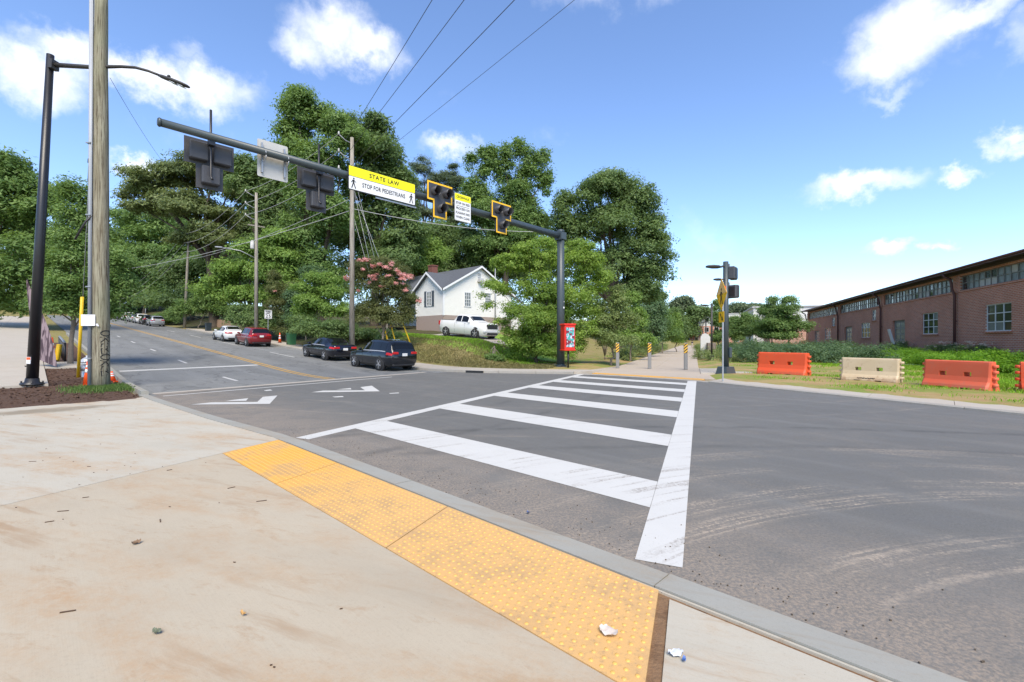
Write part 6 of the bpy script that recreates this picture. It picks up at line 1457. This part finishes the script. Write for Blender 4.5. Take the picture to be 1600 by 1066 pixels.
# -- crape myrtles and shrubs behind the parked cars
def myrtle(label, u, Y, lb, flowers, n, seed, nf):
    o, sub, r = tree(label, 'crape_myrtle', u, Y, lb, n, .085, .22, L_myrtle, .09, seed, 5, bark_pale, .3, 'crape myrtles behind the parked cars', 18)
    fl = [(a, b_, c_, d_ * .9, e_ * .9, f_ * .9) for a, b_, c_, d_, e_, f_ in px_lobes(Y - 1.2, flowers, tuple(o.location))]
    V, F, T = leaves(r, fl, nf, .055, .07, 30, .2); np_mesh('blossoms', V, F, L_pink, o, tone=T)
rf_ = random.Random(6)
FL = [(rf_.uniform(560, 648), 0, 0, 0) for i in range(26)]; FL = [(u, 404 + abs(u - 590) * .55 + rf_.uniform(-2, 42) * (1 if i % 3 else .2), rf_.uniform(3, 6), rf_.uniform(2.5, 5), rf_.uniform(-.6, .3)) for i, (u, a, b_, c_) in enumerate(FL)]
FL += [(548, 420, 5, 4), (541, 436, 6, 7), (572, 407, 9, 5), (562, 408, 6, 4), (640, 434, 9, 6), (655, 472, 7, 6), (580, 432, 8, 4), (585, 437, 6, 4), (612, 415, 6, 6)]
myrtle('large crape myrtle with pink blossom behind the charcoal SUV', 598, 33, [(590, 425, 30, 20), (620, 430, 26, 22), (570, 445, 26, 24), (605, 460, 40, 30), (632, 470, 22, 30), (575, 490, 34, 30), (615, 500, 34, 28), (560, 420, 16, 14), (640, 500, 14, 20), (595, 412, 24, 10)], FL, 34000, 50, 3600)
myrtle('smaller crape myrtle with few pink blossoms beside the speed limit sign', 448, 45, [(445, 460, 22, 26), (440, 490, 24, 28), (460, 500, 20, 26), (430, 440, 14, 16), (465, 450, 14, 16), (450, 520, 26, 14)], [(448, 463, 3, 3), (461, 459, 4, 4), (455, 452, 3, 3), (430, 456, 3, 2.5)], 20000, 51, 420)
bl = [('pale green catalpa shrub behind the navy sedan', 500, 40.5, [(505, 440, 26, 14), (485, 455, 26, 14), (520, 460, 22, 16), (495, 480, 34, 18), (525, 490, 24, 22), (475, 490, 20, 18)], L_lite, 18000, .12, .26), ('dark undergrowth shrub at the foot of the pale utility pole', 520, 38.5, [(500, 520, 40, 18), (535, 515, 30, 20), (470, 515, 26, 20), (560, 525, 34, 14), (600, 528, 30, 12)], L_dark, 16000, .12, .26),
      ('bluish shrub between the small myrtle and the catalpa', 478, 44, [(470, 460, 22, 26), (485, 430, 20, 20), (465, 500, 24, 26)], L_blue, 11000, .13, .3), ('rounded bush beside the distant row of parked cars', 262, 75, [(262, 495, 20, 10), (250, 502, 16, 8), (275, 500, 14, 10)], L_mid, 9000, .15, .32), ('leafy bush behind the dark bin', 310, 66, [(300, 485, 30, 16), (330, 480, 26, 18), (350, 490, 20, 14)], L_mid, 12000, .18, .4),
      ('dark bush behind the red hatchback', 405, 46.5, [(400, 500, 26, 18), (425, 505, 22, 18), (380, 495, 22, 16)], L_dark, 12000, .15, .34), ('low weed clump on the bank before the elm', 772, 29.3, [(768, 560, 12, 8), (780, 563, 10, 7)], L_mid, 3500, .07, .14)]
for i, (lab, u, Y, lb, mt, n, sz, cl_) in enumerate(bl): tree(lab, 'bush', u, Y, lb, n, sz, cl_, mt, .06, 60 + i, 5, bark_pale, .4, None, 8, 'bush')
# -- right side: young trees, far trees, meadow, groundcover
yt = [('young round tree nearest the brick warehouse', 1232, 55, [(1232, 490, 22, 16), (1222, 510, 26, 18), (1248, 510, 18, 18), (1236, 472, 12, 8), (1230, 525, 26, 10)]), ('young tree with a peaked top left of the round one', 1206, 57, [(1205, 490, 20, 16), (1195, 508, 22, 16), (1218, 505, 18, 18), (1208, 473, 9, 9), (1204, 524, 24, 10)]), ('young tree right of the diamond sign', 1172, 62, [(1170, 508, 18, 14), (1160, 520, 18, 14), (1182, 518, 16, 16), (1166, 498, 10, 8)]), ('slim young tree just right of the signal post', 1148, 70, [(1148, 515, 12, 14), (1152, 528, 14, 10), (1146, 502, 7, 8)])]
for i, (lab, u, Y, lb) in enumerate(yt): tree(lab, 'young_tree', u, Y, lb, 13000, .15, .32, L_mid, .09, 70 + i, 5, bark, .4, 'young trees planted beside the trail', 10)
tree('slender leafy tree beside the tall trail lamp', 'young_tree', 1121, 60, [(1122, 480, 8, 12), (1120, 505, 12, 18), (1124, 528, 14, 12)], 8000, .14, .28, L_mid, .08, 78, 5, bark, .4, 'young trees planted beside the trail', 10)
ft = [('tall flat-topped pine on the far skyline', 1066, 200, [(1066, 472, 12, 5), (1058, 477, 9, 4), (1074, 477, 8, 4), (1066, 483, 13, 4)], L_pine), ('far dark tree below the flat-topped pine', 1050, 190, [(1050, 492, 12, 10), (1060, 505, 14, 14), (1045, 515, 12, 12), (1056, 525, 16, 12)], L_dark), ('far rounded dark tree before the apartment block', 1092, 196, [(1090, 488, 16, 7), (1080, 500, 14, 12), (1078, 518, 14, 14), (1105, 492, 8, 8)], L_dark),
      ('far tree behind the signal post', 1150, 210, [(1150, 484, 14, 7), (1138, 488, 10, 8), (1162, 490, 10, 7)], L_pine), ('far feathery tree left of the young trees', 1180, 215, [(1176, 483, 14, 6), (1190, 488, 10, 8), (1168, 486, 8, 5)], L_pine), ('far tree peeping over the brick annex', 1205, 220, [(1204, 484, 14, 7), (1218, 492, 12, 10)], L_pine)]
for i, (lab, u, Y, lb, mt) in enumerate(ft): tree(lab, 'far_tree', u, Y, lb, 9000, .6, 1.3, mt, .5, 80 + i, 5, bark_pale, .4, 'trees on the far skyline', 10)
def field(name, label, cat, pts, n, size, hgt, mat, seed, kindlobes=None, clump=.25, kind='stuff'):
    r = np.random.default_rng(seed); lob = []
    for (p_, q_, w, h_) in pts: x, y = pq(p_, q_); lob.append((x, y, h1(x, y) + h_ * .25, w, w, h_ * .75))
    V, F, T = leaves(r, sublobes(r, lob, 5, .3, .5), n, size, clump, 30, .55, .8, upb=.9); o = np_mesh(name, V, F, mat, tone=T); tag(o, label, cat, kind=kind); return o
r = random.Random(9)
field('tall_meadow', 'tall feathery green meadow plants around the young trees', 'meadow', [(r.uniform(37, 72), r.uniform(3.2, 14), r.uniform(1.0, 1.9), r.uniform(.9, 1.7)) for i in range(95)], 70000, .10, 1, L_blue, 91)
field('trail_weeds', 'rough weeds and low shrubs along the far trail edges', 'weeds', [(r.uniform(38, 120), r.choice([-6.6, -5.8, 1.4, 2.0]) + r.uniform(-.8, .8), r.uniform(.5, 1.0), r.uniform(.5, 1.1)) for i in range(110)] , 42000, .09, 1, L_meadow, 92)
field('green_groundcover', 'bright green mounded groundcover along the warehouse wall', 'groundcover', [(r.uniform(17, 46), r.uniform(13.6, 15.9), r.uniform(.9, 1.5), r.uniform(.75, 1.15)) for i in range(62)], 90000, .075, 1, L_lawn, 93, clump=.16)
def rose(p_, q_, lab, seed):
    x, y = pq(p_, q_); o = empty('rose_bush', (x, y, 0), 0, lab, 'bush', 'flowering bushes by the warehouse wall'); r = np.random.default_rng(seed); lob = [(0, 0, .9, .8, .8, .7), (.7, .5, .7, .6, .6, .6), (-.6, .3, .75, .6, .6, .55)]
    V, F, T = leaves(r, sublobes(r, lob, 4), 5000, .06, .14, 30, .4); np_mesh('foliage', V, F, L_meadow, o, tone=T); V, F, T = leaves(r, [(0, 0, 1.3, .9, .9, .35), (.5, .4, 1.1, .7, .7, .3)], 420, .045, .05, 20, .8)
    np_mesh('blossoms', V, F, pale_rose, o, tone=T)
pale_rose = leaf_mat('pale_rose', (.55, .40, .30), (.75, .66, .55))
rose(47.5, 16.0, 'flowering bush beside the leaning white panel', 1); rose(40.5, 16.1, 'flowering bush under the nine-pane window nearest the downpipe', 2); rose(36.3, 16.0, 'flowering bush at the wall near the tall downpipe foot', 3)
# grass blades: near tuft at the pole, verge, bank
def blades(name, label, n, place, hgt, mat, seed, kind='stuff', w=.006):
    r = np.random.default_rng(seed); P = place(r, n); n = len(P); a = r.uniform(0, 2 * np.pi, n); hh = hgt * (.4 + .9 * r.random(n)); ln = r.uniform(.1, .7, n); d = np.stack([np.cos(a), np.sin(a), 0 * a], 1); s_ = np.stack([-np.sin(a), np.cos(a), 0 * a], 1) * w * (1 + r.random((n, 1)))
    m1 = P + d * (ln * hh * .35)[:, None] + np.array([0, 0, 1]) * (hh * .6)[:, None]; m2 = P + d * (ln * hh)[:, None] + np.array([0, 0, 1]) * hh[:, None]
    V = np.stack([P - s_, P + s_, m1 + s_ * .7, m2, m1 - s_ * .7], 1).reshape(-1, 3); F = np.arange(n * 5).reshape(n, 5); o = np_mesh(name, V, F, mat, tone=np.clip(r.normal(.45, .25, n), 0, 1)); tag(o, label, 'grass', kind=kind); return o
def tuft_place(r, n):
    s = 20.0 + r.normal(0, .55, n) + .9 * (r.random(n) - .6); t = 1.75 + r.normal(0, .42, n); k = (t < 2.35) & (s > 16.6); s, t = s[k], t[k]; return np.stack([DX * s + NX * t, DY * s + NY * t, np.full(len(s), .05)], 1)
blades('grass_tuft', 'green grass growing round the foot of the timber pole', 5200, tuft_place, .11, L_mid, 1, w=.006)
def verge_place(r, n):
    p = r.uniform(8, 40, n); q = r.uniform(1.0, 13.6, n); x, y = EX * p + QX * q, EY * p + QY * q; s = DX * x + DY * y; t = NX * x + NY * y; tfv = np.interp(s, [a for a, b in FARK], [b for a, b in FARK])
    pat = np.sin(x * .9 + 2 * np.sin(y * .6)) * np.sin(y * .8 + 1.3 * np.sin(x * .5)) + r.normal(0, .35, n) + .22 * (q - 7); k = (t - tfv > 2.0) & (pat > .25); x, y = x[k], y[k]; return np.stack([x, y, H(x, y) + .07], 1)
blades('verge_grass', 'patchy grass on the bare verge around the barriers', 110000, verge_place, .09, L_lawn, 2, w=.008)
def bank_place(r, n):
    s = r.uniform(12, 33, n); t = r.uniform(17.4, 26, n); x, y = DX * s + NX * t, DY * s + NY * t; q = QX * x + QY * y; tfv = np.interp(s, [a for a, b in FARK], [b for a, b in FARK]); k = (q < -7.5) & (t > tfv + 2.4) & ~((t > 24.5) & (t < 27.3) & (s > 25)); x, y = x[k], y[k]; return np.stack([x, y, H(x, y) + .05], 1)
blades('bank_grass', 'mown and weedy grass on the bank below the white house', 70000, bank_place, .12, L_bank, 3, w=.010)
blades('terrace_grass', 'bright lawn grass on the terrace in front of the pickup', 42000, lambda r, n: np.array([(x, y, h1(x, y) + .07) for x, y in [st(a, b_) for a, b_ in zip(r.uniform(19, 36, n // 4), r.uniform(21.6, 24.5, n // 4))]]), .13, L_lawn, 4, w=.014)
# litter on the paving
tw = MB(); r2 = random.Random(21)
for i in range(80):
    s = r2.uniform(1.5, 15); t = r2.uniform(-3.5, 1.8); 
    if r2.random() < .4: s = r2.uniform(5.0, 9.0); t = r2.uniform(-.8, 1.6)
    x, y = st(s, t); L = r2.uniform(.005, .02) if i % 4 else r2.uniform(.04, .11); a = r2.gauss(.2, .35); tw.box((x, y, .034), (L, .005 if i % 4 else .008, .005), a)
tag(tw.build('twig_litter', pm('twig', (.07, .04, .022), .9, .3)), 'small brown twigs scattered over the paving', 'twigs', kind='stuff')
gv = MB()
for i in range(420):
    s = r2.uniform(-6, 9); t = 3.05 + abs(r2.gauss(0, .35)); x, y = st(s, t); L = r2.uniform(.003, .010); gv.box((x, y, .006), (L, L * .8, L * .7), r2.uniform(0, 3))
tag(gv.build('kerb_grit', pm('grit', (.10, .075, .05), .9, .4)), 'dark grit lying in the gutter along the near kerb', 'grit', kind='stuff')
def scrap(name, label, u, v, z, size, mat, seed, cat='litter'):
    r = np.random.default_rng(seed); x, y = gp(u, v, z); n = 6; V = []; F = []
    for i in range(n + 1):
        for j in range(n + 1):
            a, c = i / n - .5, j / n - .5; e = 1 - .35 * (abs(a) * abs(c) * 4); V.append((a * size[0] * e, c * size[1] * e, .006 + .018 * r.random() + .03 * max(0, abs(a) - .25)))
    F = [(i * (n + 1) + j, (i + 1) * (n + 1) + j, (i + 1) * (n + 1) + j + 1, i * (n + 1) + j + 1) for i in range(n) for j in range(n)]; b = MB(); b.add(V, F, 0, True); o = b.build(name, mat); o.location = (x, y, z); o.rotation_euler = (0, 0, r.uniform(0, 3)); tag(o, label, cat); return o
scrap('paper_scrap', 'crumpled pale paper cup lid on the tactile domes', 951, 990, .036, (.11, .085), pm('paper_pale', (.55, .48, .42), .8, .1, 20), 1)
scrap('wrapper', 'torn white and blue wrapper on the pavement beside the soil joint', 1056, 1024, .028, (.085, .05), pm('wrapper_white', (.55, .58, .62), .6, .2, 25), 2)
scrap('wrapper', 'tiny blue wrapper piece by the white wrapper', 1069, 1035, .028, (.03, .018), pm('wrapper_blue', (.06, .14, .40), .5, .1), 3)
scrap('bottle_cap', 'tiny blue bottle cap on the asphalt near the kerb', 825, 803, .006, (.035, .03), pm('cap_blue', (.08, .13, .30), .5, .1), 4)
scrap('fallen_leaf', 'grey-green fallen leaf on the tan paving', 245, 990, .032, (.06, .035), pm('leaf_grey', (.13, .15, .10), .8, .2, 30), 5, 'leaf'); scrap('fallen_leaf', 'curled brown fallen leaf on the tan paving among twigs', 213, 850, .032, (.07, .05), pm('leaf_brown', (.19, .12, .07), .8, .2, 30), 6, 'leaf'); scrap('fallen_leaf', 'small orange fallen leaf on the tan paving', 380, 962, .032, (.05, .022), pm('leaf_orange', (.45, .27, .10), .8, .2, 30), 7, 'leaf')
